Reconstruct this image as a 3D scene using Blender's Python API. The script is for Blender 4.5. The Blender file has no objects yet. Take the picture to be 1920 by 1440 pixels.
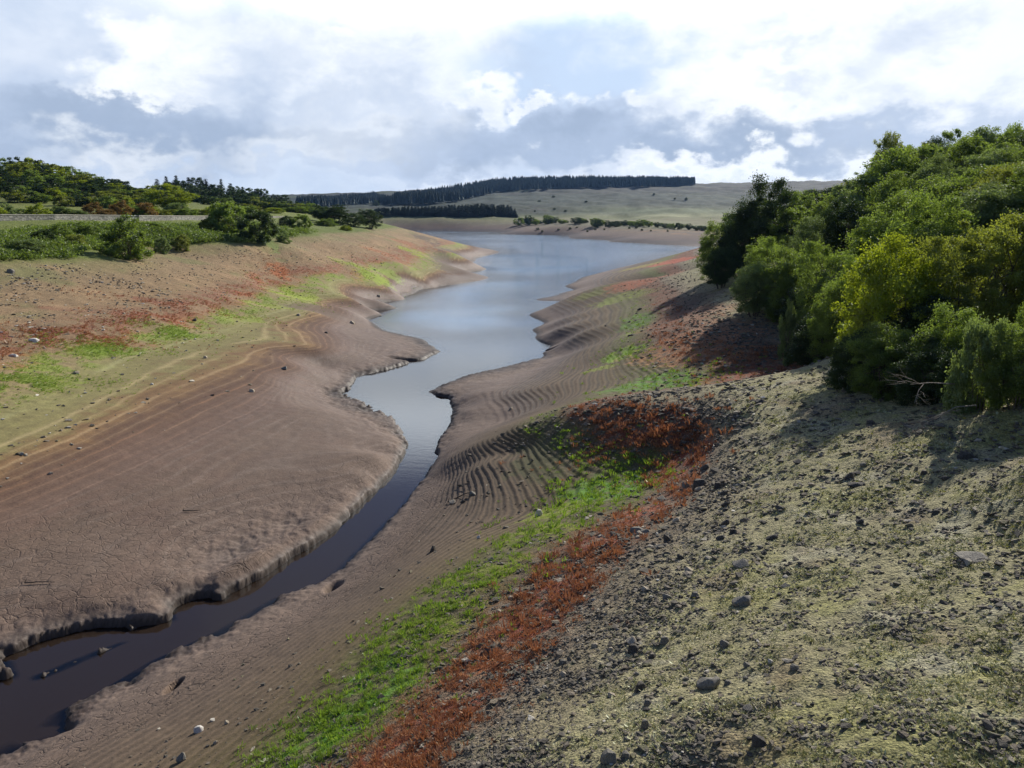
import bpy, bmesh, math, random
import numpy as np
from mathutils import Vector, Matrix
random.seed(7); RNG = np.random.default_rng(7)
C = bpy.context.scene.collection
SC = bpy.context.scene

# ------------------------------------------------------------------ camera
CAM_H = 13.0; FPX = 1500.0; PITCH = math.atan(320/1500.0)
cam_d = bpy.data.cameras.new('camera'); cam = bpy.data.objects.new('camera', cam_d); C.objects.link(cam)
cam_d.sensor_width = 36; cam_d.lens = 36*FPX/1920; cam_d.clip_start = 0.1; cam_d.clip_end = 20000
cam.location = (0, 0, CAM_H); cam.rotation_euler = (math.pi/2-PITCH, 0, 0)
SC.camera = cam
# ------------------------------------------------------------------ sun, sky, exposure
SUN_AZ = math.radians(35); SUN_EL = math.radians(31)
sun_d = bpy.data.lights.new('sun', 'SUN'); sun_d.energy = 5.0; sun_d.angle = math.radians(0.6); sun_d.color = (1.0, 0.94, 0.84)
sun = bpy.data.objects.new('sun', sun_d); C.objects.link(sun)
sdir = Vector((math.sin(SUN_AZ)*math.cos(SUN_EL), math.cos(SUN_AZ)*math.cos(SUN_EL), math.sin(SUN_EL)))
sun.rotation_euler = sdir.to_track_quat('Z', 'Y').to_euler(); sun.location = (60, 120, 90)
SC.view_settings.view_transform = 'Standard'; SC.view_settings.look = 'None'
SC.view_settings.exposure = 0; SC.view_settings.gamma = 1

class N:
    """tiny node helper"""
    def __init__(s, tree): s.t = tree; s.n = tree.nodes; s.l = tree.links
    def new(s, typ, **kw):
        n = s.n.new(typ)
        for k, v in kw.items(): setattr(n, k, v)
        return n
    def put(s, sock, v):
        if isinstance(v, bpy.types.NodeSocket): s.l.new(v, sock)
        elif v is not None:
            if sock.type == 'RGBA' and len(v) == 3: v = (*v, 1)
            sock.default_value = v
    def m(s, op, a, b=None, c=None, clamp=False):
        n = s.new('ShaderNodeMath', operation=op); n.use_clamp = clamp
        for i, v in enumerate((a, b, c)):
            if v is not None: s.put(n.inputs[i], v)
        return n.outputs[0]
    def vm(s, op, a, b=None, c=None):
        n = s.new('ShaderNodeVectorMath', operation=op)
        s.put(n.inputs[0], a)
        if b is not None:
            s.put(n.inputs[3] if op == 'SCALE' else n.inputs[1], b)
        if c is not None: s.put(n.inputs[2], c)
        return n.outputs[1] if op in ('DOT_PRODUCT', 'LENGTH') else n.outputs[0]
    def ss(s, x, a, b, lo=0.0, hi=1.0):
        n = s.new('ShaderNodeMapRange', interpolation_type='SMOOTHSTEP')
        s.put(n.inputs[0], x); s.put(n.inputs[1], a); s.put(n.inputs[2], b); s.put(n.inputs[3], lo); s.put(n.inputs[4], hi)
        return n.outputs[0]
    def noise(s, vec, scale, detail=4, rough=0.55, dist=0.0):
        n = s.new('ShaderNodeTexNoise'); s.put(n.inputs['Vector'], vec)
        s.put(n.inputs['Scale'], scale); s.put(n.inputs['Detail'], detail); s.put(n.inputs['Roughness'], rough); s.put(n.inputs['Distortion'], dist)
        return n.outputs['Fac']
    def mix(s, f, a, b, typ='MIX'):
        n = s.new('ShaderNodeMix', data_type='RGBA', blend_type=typ)
        s.put(n.inputs[0], f); s.put(n.inputs[6], a); s.put(n.inputs[7], b)
        return n.outputs[2]

def build_world():
    w = bpy.data.worlds.new('World'); SC.world = w; w.use_nodes = True
    t = N(w.node_tree); t.n.clear()
    sky = t.new('ShaderNodeTexSky', sky_type='NISHITA'); sky.sun_disc = False
    sky.sun_elevation = SUN_EL; sky.sun_rotation = SUN_AZ
    sky.air_density = 1.0; sky.dust_density = 1.2; sky.ozone_density = 1.0; sky.altitude = 200
    tc = t.new('ShaderNodeTexCoord'); v = t.vm('NORMALIZE', tc.outputs['Generated'])
    sp = t.new('ShaderNodeSeparateXYZ'); t.put(sp.inputs[0], v)
    X, Y, Z = sp.outputs
    az = t.m('ARCTAN2', X, Y)                      # radians, 0 = north (+Y), positive to the right
    el = t.m('ARCSINE', Z)
    # cloud lookup: warp direction by noise
    cmb = t.new('ShaderNodeCombineXYZ'); t.put(cmb.inputs[0], az); t.put(cmb.inputs[1], t.m('MULTIPLY', el, 1.5)); t.put(cmb.inputs[2], 0.3)
    P = cmb.outputs[0]
    n1 = t.noise(P, 3.0, 2, 0.55); n2 = t.noise(P, 10.0, 7, 0.55, 0.15); n3 = t.noise(t.vm('ADD', P, (3.1, 1.7, 0.4)), 24.0, 6, 0.55)
    wz = t.m('ADD', t.m('MULTIPLY', t.m('SUBTRACT', n2, 0.5), 0.13), t.m('MULTIPLY', t.m('SUBTRACT', n3, 0.5), 0.085))
    n4 = t.noise(t.vm('ADD', P, (7.7, 5.2, 1.4)), 9.0, 6, 0.55, 0.1)
    wa = t.m('MULTIPLY', t.m('SUBTRACT', n4, 0.5), 0.24)
    A = t.m('ADD', az, wa); E = t.m('ADD', el, wz)
    def blob(ca, ce, ra, re, soft=0.5):
        dx = t.m('DIVIDE', t.m('SUBTRACT', A, ca), ra); dy = t.m('DIVIDE', t.m('SUBTRACT', E, ce), re)
        d = t.m('SQRT', t.m('ADD', t.m('MULTIPLY', dx, dx), t.m('MULTIPLY', dy, dy)))
        soft = soft+0.35; return t.ss(d, 1.0+soft*0.55, max(0.1, 1.0-soft*0.55))
    def px(x, y):   # a place in the sky, read off the photograph: azimuth, elevation
        d = np.array([(x-960)/FPX, math.cos(PITCH)+(720-y)/FPX*math.sin(PITCH), -math.sin(PITCH)+(720-y)/FPX*math.cos(PITCH)])
        d /= np.linalg.norm(d); return math.atan2(d[0], d[1]), math.asin(d[2])
    # base: pale blue-white veil, brighter towards the sun
    sd = t.vm('DOT_PRODUCT', v, tuple(sdir))
    glow = t.ss(sd, 0.62, 0.97)
    base = t.mix(t.ss(el, 0.0, 0.22), (0.66, 0.78, 0.96, 1), (0.62, 0.76, 0.98, 1))
    white = (1.06, 1.10, 1.14, 1); grey = (0.39, 0.49, 0.66, 1); mid = (0.56, 0.67, 0.86, 1)
    col = t.mix(t.ss(t.m('ADD', n1, t.m('MULTIPLY', n2, 0.5)), 0.66, 0.92), base, (1.05, 1.1, 1.18, 1))
    def lay(col, cx, cy, rx, ry, c, k=1.0, soft=0.5):
        ca, ce = px(cx, cy)
        return t.mix(t.m('MULTIPLY', blob(ca, ce, rx/FPX, ry/FPX, soft), k), col, c)
    for a in SKY: col = lay(col, *a[:4], {'w': white, 'g': grey, 'm': mid, 'b': (0.58, 0.74, 0.98, 1)}[a[4]], a[5], a[6])
    # soft inner shading of the clouds
    col = t.mix(t.m('MULTIPLY', t.ss(t.noise(t.vm('ADD', P, (1.3, 4.1, 2.2)), 7.0, 8, .62, .2), .46, .66), .48), col, mid)
    bill = t.ss(n3, 0.25, 0.75, 0.90, 1.10)
    col = t.mix(1.0, col, t.mix(bill, (0, 0, 0, 1), (1, 1, 1, 1)), 'MULTIPLY') if False else col
    # clouds shine only round the sun; away from it the open blue sky is dimmer
    front = t.m('MULTIPLY', t.ss(el, 0.335, 0.265), t.ss(t.m('ABSOLUTE', az), 1.9, 0.9))
    hsv = t.vm('MULTIPLY', t.vm('SCALE', sky.outputs[0], 0.07), (.80, .92, 1.22))
    blue = t.mix(t.ss(t.noise(v, 2.2, 5, 0.6), 0.52, 0.72, 0, 0.35), hsv, (0.42, 0.45, 0.50, 1))
    gain = t.m('ADD', 1.0, t.m('MULTIPLY', t.m('MULTIPLY', t.ss(el, 0.20, 0.26), t.ss(az, -0.5, -0.2)), 0.8))
    col = t.vm('SCALE', col, gain)
    out = t.mix(front, blue, col)
    bg = t.new('ShaderNodeBackground'); t.put(bg.inputs[0], out); bg.inputs[1].default_value = 1.0
    o = t.new('ShaderNodeOutputWorld'); t.l.new(bg.outputs[0], o.inputs[0])
# x, y, rx, ry (photo pixels at infinity), tone, opacity, softness
SKY = [
 (1100, 60, 950, 190, 'w', .74, 1.0), (1550, 110, 520, 190, 'w', .82, .9), (640, 120, 260, 170, 'w', .72, 1.0),
 (90, 140, 260, 130, 'm', .6, 1.0), (300, 235, 420, 75, 'm', .75, 1.0), (140, 245, 330, 45, 'g', .75, .9), (420, 225, 210, 40, 'g', .6, .9), (600, 200, 120, 50, 'm', .5, 1.0), (300, 285, 260, 26, 'g', .45, .9),
 (1040, 140, 190, 90, 'b', .9, .8), (1270, 105, 60, 40, 'b', .5, 1.0),
 (1040, 225, 330, 40, 'm', .75, .9), (1080, 262, 400, 40, 'g', .9, .8), (860, 292, 200, 30, 'g', .6, .9), (1480, 258, 330, 32, 'g', .75, .9), (1400, 225, 260, 26, 'm', .6, 1.0), (1800, 225, 220, 30, 'm', .6, 1.0),
 (245, 105, 70, 52, 'w', .95, .45), (262, 172, 85, 24, 'w', .95, .4), (335, 130, 60, 45, 'w', .85, .6), (190, 290, 110, 22, 'w', .6, .8), (330,60,60,25,'w',.5,.8),
 (890, 182, 85, 24, 'w', .9, .45), (1155, 180, 45, 26, 'w', .95, .4), (1030, 188, 42, 15, 'w', .9, .45), (1400, 170, 200, 60, 'w', .9, .6), (1530, 215, 80, 28, 'w', .9, .5), (1760, 190, 90, 30, 'w', .7, .7),
 (1260, 308, 190, 17, 'w', .95, .5), (1560, 315, 200, 16, 'w', .7, .6), (700, 245, 130, 40, 'w', .55, .9), (560, 290, 140, 22, 'w', .45, .9), (720, 318, 200, 14, 'm', .5, .9),
 (1470, 70, 60, 16, 'm', .35, 1.0), (1700, 95, 40, 30, 'm', .35, 1.0), (1530, 145, 50, 14, 'm', .35, 1.0), (1000, 20, 80, 16, 'm', .25, 1.0), (640, 45, 40, 12, 'm', .3, 1.0),
 (1060, 266, 430, 30, 'g', .55, .9), (130, 235, 260, 34, 'g', .45, .9),
]
build_world()
TQ = 1.0; LEAFQ = 1.2; GRAVQ = 1.0; HAZE = True   # detail of ground mesh, foliage, gravel

# ------------------------------------------------------------------ numpy noise
_perm = np.arange(4096); np.random.RandomState(3).shuffle(_perm)
_ga = np.random.RandomState(5).rand(4096)*2*np.pi
def gnoise(x, y, seed=0):
    xi = np.floor(x).astype(np.int64); yi = np.floor(y).astype(np.int64)
    xf = (x-xi).astype(np.float32); yf = (y-yi).astype(np.float32)
    u = xf*xf*xf*(xf*(xf*6-15)+10); v = yf*yf*yf*(yf*(yf*6-15)+10)
    def g(i, j, dx, dy):
        h = _perm[(_perm[(i+seed*131) & 4095]+j) & 4095]; a = _ga[h]
        return (np.cos(a)*dx+np.sin(a)*dy).astype(np.float32)
    n00 = g(xi, yi, xf, yf); n10 = g(xi+1, yi, xf-1, yf); n01 = g(xi, yi+1, xf, yf-1); n11 = g(xi+1, yi+1, xf-1, yf-1)
    return ((n00*(1-u)+n10*u)*(1-v)+(n01*(1-u)+n11*u)*v)*1.5
def fbm(x, y, scale, octs=4, seed=0, gain=0.5):
    s = np.zeros(np.shape(x), np.float32); a = 1.0; f = 1.0/scale; tot = 0
    for k in range(octs):
        s += a*gnoise(x*f+17.3*k, y*f-9.1*k, seed+k*7); tot += a; a *= gain; f *= 2.03
    return s/tot
def sst(x, a, b):
    t = np.clip((x-a)/(b-a), 0, 1); return t*t*(3-2*t)

# ------------------------------------------------------------------ landform: surveyed points
def ray(px, py):
    yv = (720-py)/FPX
    return (px-960)/FPX, math.cos(PITCH)+yv*math.sin(PITCH), -math.sin(PITCH)+yv*math.cos(PITCH)
def on_z(px, py, z):                 # the place of height z seen at that pixel
    dx, dy, dz = ray(px, py); t = (z-CAM_H)/dz
    return dx*t, dy*t, z
def at_d(px, py, D):                 # the place at forward distance D seen at that pixel
    dx, dy, dz = ray(px, py); t = D/dy
    return dx*t, dy*t, CAM_H+dz*t
PTS = []
def dens(pl, step):
    out = []
    for (a, b) in zip(pl[:-1], pl[1:]):
        n = max(1, int(math.hypot(a[0]-b[0], (a[1]-b[1])*2)/step))
        for i in range(n):
            f = i/n; out.append((a[0]+(b[0]-a[0])*f, a[1]+(b[1]-a[1])*f))
    out.append(pl[-1]); return out
def CZ(z, *pl, step=60):
    for q in dens(list(pl), step): PTS.append(on_z(q[0], q[1], z))
def P(px, py, z): PTS.append(on_z(px, py, z))
def CL(lev, *pl):                    # places of one water-mark level, with the height each stands at
    for a, b in zip(pl[:-1], pl[1:]):
        n = max(1, int(math.hypot(a[0]-b[0], (a[1]-b[1])*2)/60))
        for i in range(n):
            q = [a[k]+(b[k]-a[k])*i/n for k in range(3)]; PTS.append((*on_z(*q), lev))
    PTS.append((*on_z(*pl[-1]), lev))
def D(px, py, d, dz=0.0):
    a = at_d(px, py, d); PTS.append((a[0], a[1], a[2]+dz))
SHORE_L = [(-160,1330),(-60,1290),(0,1275),(100,1262),(160,1240),(240,1200),(275,1176),(360,1160),(400,1142),(432,1115),(500,1080),(560,1040),(620,1003),(660,970),(680,943),(700,928),(742,885),(756,858),(766,832),(755,812),(745,792),(700,768),(665,748),(652,730),(672,706),(738,690),(800,672),(824,660),(792,636),(722,620),(692,602),(697,584),(735,565),(800,541),(845,534),(888,528),(881,510),(886,492),(905,481),(880,463),(840,453),(790,441),(735,433)]
SHORE_R = [(-100,1475),(0,1428),(70,1385),(118,1360),(125,1330),(180,1302),(270,1262),(320,1226),(380,1206),(430,1180),(530,1122),(600,1100),(640,1072),(700,1008),(750,958),(795,900),(812,860),(824,822),(842,800),(848,775),(846,752),(820,742),(808,733),(870,706),(940,690),(1020,669),(1034,650),(1012,640),(1000,617),(1020,606),(993,590),(1022,580),(1040,571),(1007,563),(1050,551),(1075,545),(1060,537),(1100,518),(1150,505),(1210,491),(1300,474),(1400,462),(1500,456)]
CZ(0, *SHORE_L, step=22); CZ(0, *SHORE_R, step=22)
SHORE_F = [(735,432.5),(830,432.5),(900,434),(990,440),(1150,454),(1300,462)]
CZ(0, *SHORE_F, step=60)
# bed of the stream and lake
CZ(-.5, (-130,1400),(0,1350),(140,1285),(250,1225),(380,1172),(500,1110),(600,1050),(680,975),(740,915),(790,850),(800,800),(790,765), step=25)
CZ(-.7, (750,740),(730,720),(800,700),(850,685),(900,665),(950,650), step=40)
CZ(-1.5, (760,610),(850,640),(920,620),(850,570),(950,600),(920,560),(900,545), step=60)
CZ(-3, (950,520),(930,500),(1000,530),(1020,500),(960,470),(1100,490),(1000,450),(900,445),(1200,475), step=60)
CZ(-.45, (40,1300),(180,1240),(300,1200),(330,1190),(400,1165),(440,1150),(500,1105),(560,1065), step=25)
CZ(-.45, (60,1375),(180,1280),(300,1215),(440,1150), step=25)
# left bank
CZ(.42, (-150,1235),(60,1165),(240,1135),(380,1085),(540,1005),(640,940),(700,890),(715,850),(715,810), step=50)
CZ(.38, (600,735),(640,700),(720,675),(770,655), step=50)
CZ(.25, (700,785),(640,765),(610,735))
CZ(.9, (-100,1100),(0,1060),(200,990),(400,915),(540,830),(600,770),(560,730),(600,680),(680,650),(660,620),(672,590),(715,565), step=60)
CL(1.0, (670,600,.7),(700,582,.6))
CL(1.6, (-100,985,1.6),(0,950,1.6),(150,890,1.6),(300,820,1.6),(450,750,1.6),(560,690,1.5),(630,640,1.4),(632,605,1.4),(665,575,1.2),(735,551,.9),(800,534,.6),(862,517,.9))
CL(2.3, (-100,910,2.3),(0,880,2.3),(140,820,2.3),(300,742,2.3),(450,680,2.3),(560,625,2.2),(600,590,2.3),(660,560,2.0),(730,540,1.8),(800,520,1.5),(862,506,1.6))
CL(3.3, (-100,765,3.3),(0,730,3.3),(150,670,3.3),(300,632,3.3),(430,592,3.3),(530,548,3.3),(600,535,3.4),(700,512,3.6),(760,500,3.6),(805,486,3.7),(855,478,3.5))
CL(4.2, (-100,690,4.2),(0,655,4.2),(150,630,4.2),(300,600,4.2),(430,560,4.3),(530,514,4.8),(600,505,5.0),(700,488,5.0),(760,477,4.9),(800,468,4.9))
CL(6.0, (-100,585,6),(0,570,6),(150,550,6),(300,530,6),(430,502,6.2),(530,484,6.6),(600,472,6.8),(700,455,7.2),(745,447,7.0),(785,446,6.2))
CL(8.5, (-100,500,8.5),(0,495,8.5),(130,492,8.2),(230,488,8.0),(300,464,8.6),(430,458,8.7),(530,459,8.3),(600,440,9),(650,437,9),(700,434,9))
for a in [(0,470,79),(0,445,86),(150,465,93),(150,440,100),(300,440,110),(420,440,128),(0,425,95),(150,422,104),(300,420,132),(0,415,107),(200,414,125),(380,413,155),(530,409,210),(560,430,150),(600,425,180),(640,420,210),(700,415,260),(450,425,140)]: D(*a)
for a in [(0,408,120),(200,408,130),(400,405,170),(540,402,230),(620,402,330),(-200,414,104),(-300,411,150)]: D(*a)
for a in [(-300,330,270),(-100,325,270),(0,326,275),(100,336,285),(250,372,300),(350,385,320),(-100,385,180),(0,390,175),(120,392,185),(250,396,190),(430,392,330),(520,396,360),(290,362,420),(380,362,430),(450,376,440),(520,392,470),(590,396,600),(-200,300,420),(0,322,420),(150,345,450)]: D(*a)
# far country
for a in [(735,411,655),(800,411,655),(880,411,650),(945,413,630),(1000,424,560),(1060,424,520),(1150,427,460),(1230,431,420),(1300,434,395),(1400,438,370),(1400,438,400)]: D(*a)
for a in [(700,402,760),(800,400,780),(940,398,800),(1000,412,720),(1100,412,640),(1200,414,600),(1300,416,560),(1450,418,540)]: D(*a)
for a in [(560,392,900),(640,388,1000),(720,386,1050),(800,382,1050),(900,374,1150),(1000,380,1000),(1150,388,850),(1300,392,800),(1450,394,780),(1000,362,1300),(1100,360,1350),(1200,362,1350),(1300,364,1300),(1450,364,1300),(1600,366,1250)]: D(*a)
for a in [(560,386,1400),(640,379,1400),(700,375,1400),(760,384,1350),(850,368,1450),(950,357,1480),(1050,353,1500),(1150,351,1520),(1250,349,1560),(900,352,1580),(1000,344,1650),(1100,343,1660),(1200,343,1680),(1310,346.5,1700),(1400,344,1750),(1500,341,1800),(1620,340,1800),(1800,340,1800),(400,375,1300),(200,370,1200),(0,365,1200),(-200,360,1200)]: D(*a)
for px in (-900,-400,0,400,800,1200,1600,2000,2600): 
    D(px, 372, 2600); D(px, 384, 4200)
# right bank
CZ(.45, (-20,1470),(100,1395),(160,1360),(300,1275),(420,1215),(560,1140),(640,1090),(715,1020),(765,960),(805,905),(822,870), step=50)
CZ(.45, (865,745),(868,775),(862,805),(845,830), step=40)
CZ(.4, (870,725),(940,708),(1010,690),(1050,668),(1048,640),(1030,620))
CZ(1.0, (40,1460),(180,1385),(330,1300),(450,1235),(600,1145),(700,1075),(770,1000),(820,945),(838,905), step=50)
CZ(1.0, (925,800),(945,760),(955,725),(1005,700),(1062,668),(1060,640),(1040,622),(1050,600), step=50)
CZ(2.1, (250,1460),(420,1345),(560,1240),(700,1130),(790,1055),(860,1010),(920,985),(945,950),(935,905),(915,868), step=50)
CZ(3.3, (510,1450),(640,1330),(740,1215),(830,1115),(900,1060),(1000,1005),(1100,955),(1190,925),(1225,890), step=50)
CZ(4.2, (700,1450),(820,1330),(930,1220),(1010,1140),(1050,1080),(1090,1025),(1170,980),(1250,935),(1305,870),(1300,832), step=50)
P(990,960,2.3); P(1040,920,2.6); P(1090,885,2.95); P(1150,885,3.1); P(1100,920,2.85)
CZ(5.3, (900,1450),(1050,1310),(1150,1190),(1200,1090),(1290,1000),(1360,920),(1368,830),(1350,785), step=60)
CZ(6.2, (1150,1450),(1300,1310),(1430,1150),(1500,1000),(1510,880),(1480,765), step=70)
CZ(6.9, (1500,1460),(1650,1250),(1750,1050),(1740,920),(1660,830), step=80)
P(1600,745,6.8); P(1700,765,7.1); P(1620,726,6.9); P(1800,760,7.5); P(1920,850,7.4); P(1960,1000,7.4); P(1960,1150,7.4); P(1960,1300,7.4); P(1960,1460,7.4); P(1900,780,7.9); P(2050,820,8.6)
# crest of the spur between the near bowl and the second gully
CZ(.9, (838,858),(846,850)); P(880,836,1.6); P(905,826,2.1); P(935,814,2.4); P(960,803,2.8); P(1000,790,3.2); P(1040,780,3.7); P(1100,768,4.3); P(1160,757,4.7); P(1220,749,5.0); P(1300,740,5.3); P(1400,727,5.8); P(1490,713,6.3); P(1550,717,6.6)
P(960,850,2.3); P(1000,840,2.7); P(1050,850,3.0); P(1100,850,3.25); P(1160,830,3.75); P(1220,815,4.2)
# second gully
P(960,787,1.1); P(985,778,1.6); P(1025,768,2.0); P(1060,756,2.4); P(1110,742,2.9); P(1180,738,3.1); P(1250,733,3.4); P(1330,724,3.6); P(1400,712,3.9); P(1440,702,4.1)
P(1000,730,1.7); P(1060,720,2.1); P(1120,712,2.5); P(1200,705,3.0); P(1300,700,3.6); P(1380,696,3.8); P(1475,690,4.1)
P(1080,690,2.0); P(1130,680,2.5); P(1200,684,3.2); P(1290,674,3.9); P(1400,655,4.6); P(1480,660,4.5); P(1550,650,5.0)
# third slope, to the long spur
P(1100,655,2.1); P(1155,652,3.1); P(1230,640,4.0); P(1330,625,5.0); P(1430,600,5.6); P(1090,625,1.9); P(1140,615,2.6); P(1200,600,3.4); P(1260,590,4.2); P(1350,585,5.6); P(1420,565,6.1)
P(1060,598,1.4); P(1110,592,2.1); P(1170,580,3.0); P(1230,560,4.0); P(1300,545,5.2)
P(1015,582,.5); P(1040,570,1.1); P(1070,556,1.9); P(1110,542,2.8); P(1170,527,3.9); P(1210,523,4.3); P(1280,510,5.4); P(1330,505,6.4)
for a in [(1100,543,122,-1.2),(1180,524,128,-1.6),(1060,556,118,-1.0)]: D(*a)
P(1090,541,.6); P(1140,527,1.6); P(1190,514,2.8); P(1250,504,4.2); P(1310,498,5.6)
P(1130,513,.7); P(1190,500,2.0); P(1240,492,3.4); P(1290,487,4.4); P(1340,480,5.4)
# rising wood on the right
for a in [(1380,540,72),(1450,570,62),(1500,600,56),(1610,660,44),(1650,708,31),(1750,716,28.5),(1900,735,25),(1400,500,88),(1500,500,78),(1600,500,60),(1700,500,46),(1850,500,38),(2000,500,34),
          (1400,440,120),(1500,420,118),(1600,410,110),(1700,378,100),(1800,352,92),(1900,342,86),(2050,330,84),(1700,440,66),(1850,420,58),(1450,425,200),(1600,390,220),(1800,350,260),(2000,340,300),(2300,350,200),(1480,455,150),(1400,452,170),(1350,470,130),
          (1500,410,420),(1800,380,500),(2200,380,500)]: D(*a)
# behind and beside the camera
for (x, y, z) in [(10,3,8),(0,3,7.2),(-6,4,5),(-14,6,2),(-25,8,.6),(-40,10,1.2),(-60,20,4),(-90,30,9),(20,0,9),(0,-20,7.5),(-30,-20,3),(40,-20,10),(60,20,13),(100,60,17),(-110,0,12),(0,-60,9),(-100,-60,10),(100,-60,12),(400,-200,20),(-400,-200,20),(300,200,22),(-300,100,18),(0,-600,20),(800,-800,30),(-800,-800,30),(1200,300,40),(-1200,300,40),(6,6,6.9),(2,8,5.6),(-3,9,3.9),(-7,10,2.7),(-11,11,1.4)]:
    PTS.append((x, y, z))

def lp(x, y):
    x = np.asarray(x, float); y = np.asarray(y, float)
    return np.arctan2(x, y), np.log(np.hypot(x, y))
_p = np.array([(*q[:3], q[3] if len(q) > 3 else q[2]) for q in PTS]); _th, _lr = lp(_p[:, 0], _p[:, 1])
# drop near-duplicates
keep = []
for i in range(len(_p)):
    if all((_th[i]-_th[j])**2+(_lr[i]-_lr[j])**2 > 0.004**2 for j in keep): keep.append(i)
_p, _th, _lr = _p[keep], _th[keep], _lr[keep]
def _ker(d2): return -np.sqrt(d2+0.0004)
def rbf_fit(th, lr, val, smooth=4e-4):
    n = len(th); K = _ker((th[:, None]-th)**2+(lr[:, None]-lr)**2) + np.eye(n)*smooth
    Q = np.stack([np.ones(n), th, lr], 1)
    M = np.block([[K, Q], [Q.T, np.zeros((3, 3))]])
    return np.linalg.solve(M, np.concatenate([val, np.zeros(3)]))
def rbf_eval(w, th, lr, TH, LR):
    out = np.empty(TH.shape); f = out.reshape(-1); a = TH.reshape(-1); b = LR.reshape(-1); n = len(th)
    for s in range(0, len(f), 20000):
        A = a[s:s+20000, None]; B = b[s:s+20000, None]
        f[s:s+20000] = _ker((A-th)**2+(B-lr)**2) @ w[:n] + w[n]+w[n+1]*A[:, 0]+w[n+2]*B[:, 0]
    return out
# mesh lattice: fine in front, coarse behind; rows spaced with distance
def steps(segs):
    out = [segs[0][0]]
    for a, b, n in segs: out += list(np.linspace(a, b, n+1)[1:])
    return np.array(out)
NA = int(860*TQ)
TH = steps([(-math.pi, -0.95, 50), (-0.95, -0.66, 60), (-0.66, 0.66, NA), (0.66, 0.95, 60), (0.95, math.pi, 50)])
LR = steps([(math.log(1.5), math.log(6.5), 40), (math.log(6.5), math.log(14), int(300*TQ)), (math.log(14), math.log(130), int(1000*TQ)), (math.log(130), math.log(700), int(260*TQ)), (math.log(700), math.log(2200), int(120*TQ)), (math.log(2200), math.log(2700), 5)])
cTH = steps([(-math.pi, -0.95, 30), (-0.95, -0.66, 20), (-0.66, 0.66, 330), (0.66, 0.95, 20), (0.95, math.pi, 30)])
cLR = steps([(math.log(1.5), math.log(6.5), 12), (math.log(6.5), math.log(130), 420), (math.log(130), math.log(2200), 220), (math.log(2200), math.log(2700), 4)])
# log heights scale: far hills are tall, so fit height divided by a slowly growing length
def hs(lr): return 1.0+np.exp(np.clip(lr-math.log(150), -9, 9))*0.9
_w = rbf_fit(_th, _lr, _p[:, 2]/hs(_lr))
cT, cL = np.meshgrid(cTH, cLR)
cZ = rbf_eval(_w, _th, _lr, cT, cL)*hs(cL)
_w2 = rbf_fit(_th, _lr, _p[:, 3]/hs(_lr))
cV = rbf_eval(_w2, _th, _lr, cT, cL)*hs(cL)
def interp1(Z, src, dst, axis):
    """cubic (Catmull-Rom on a piecewise-uniform grid) along an axis"""
    Z = np.moveaxis(Z, axis, 0)
    f = np.interp(dst, src, np.arange(len(src))); i = np.clip(f.astype(int), 0, len(src)-2); t = (f-i)[:, None]
    g = lambda k: Z[np.clip(i+k, 0, len(src)-1)]
    p0, p1, p2, p3 = g(-1), g(0), g(1), g(2)
    r = p1+0.5*t*(p2-p0+t*(2*p0-5*p1+4*p2-p3+t*(3*(p1-p2)+p3-p0)))
    return np.moveaxis(r, 0, axis)
Z0 = interp1(interp1(cZ, cTH, TH, 1), cLR, LR, 0)
V0 = interp1(interp1(cV, cTH, TH, 1), cLR, LR, 0)
GT, GL = np.meshgrid(TH, LR); GR = np.exp(GL); GX = GR*np.sin(GT); GY = GR*np.cos(GT)

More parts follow.
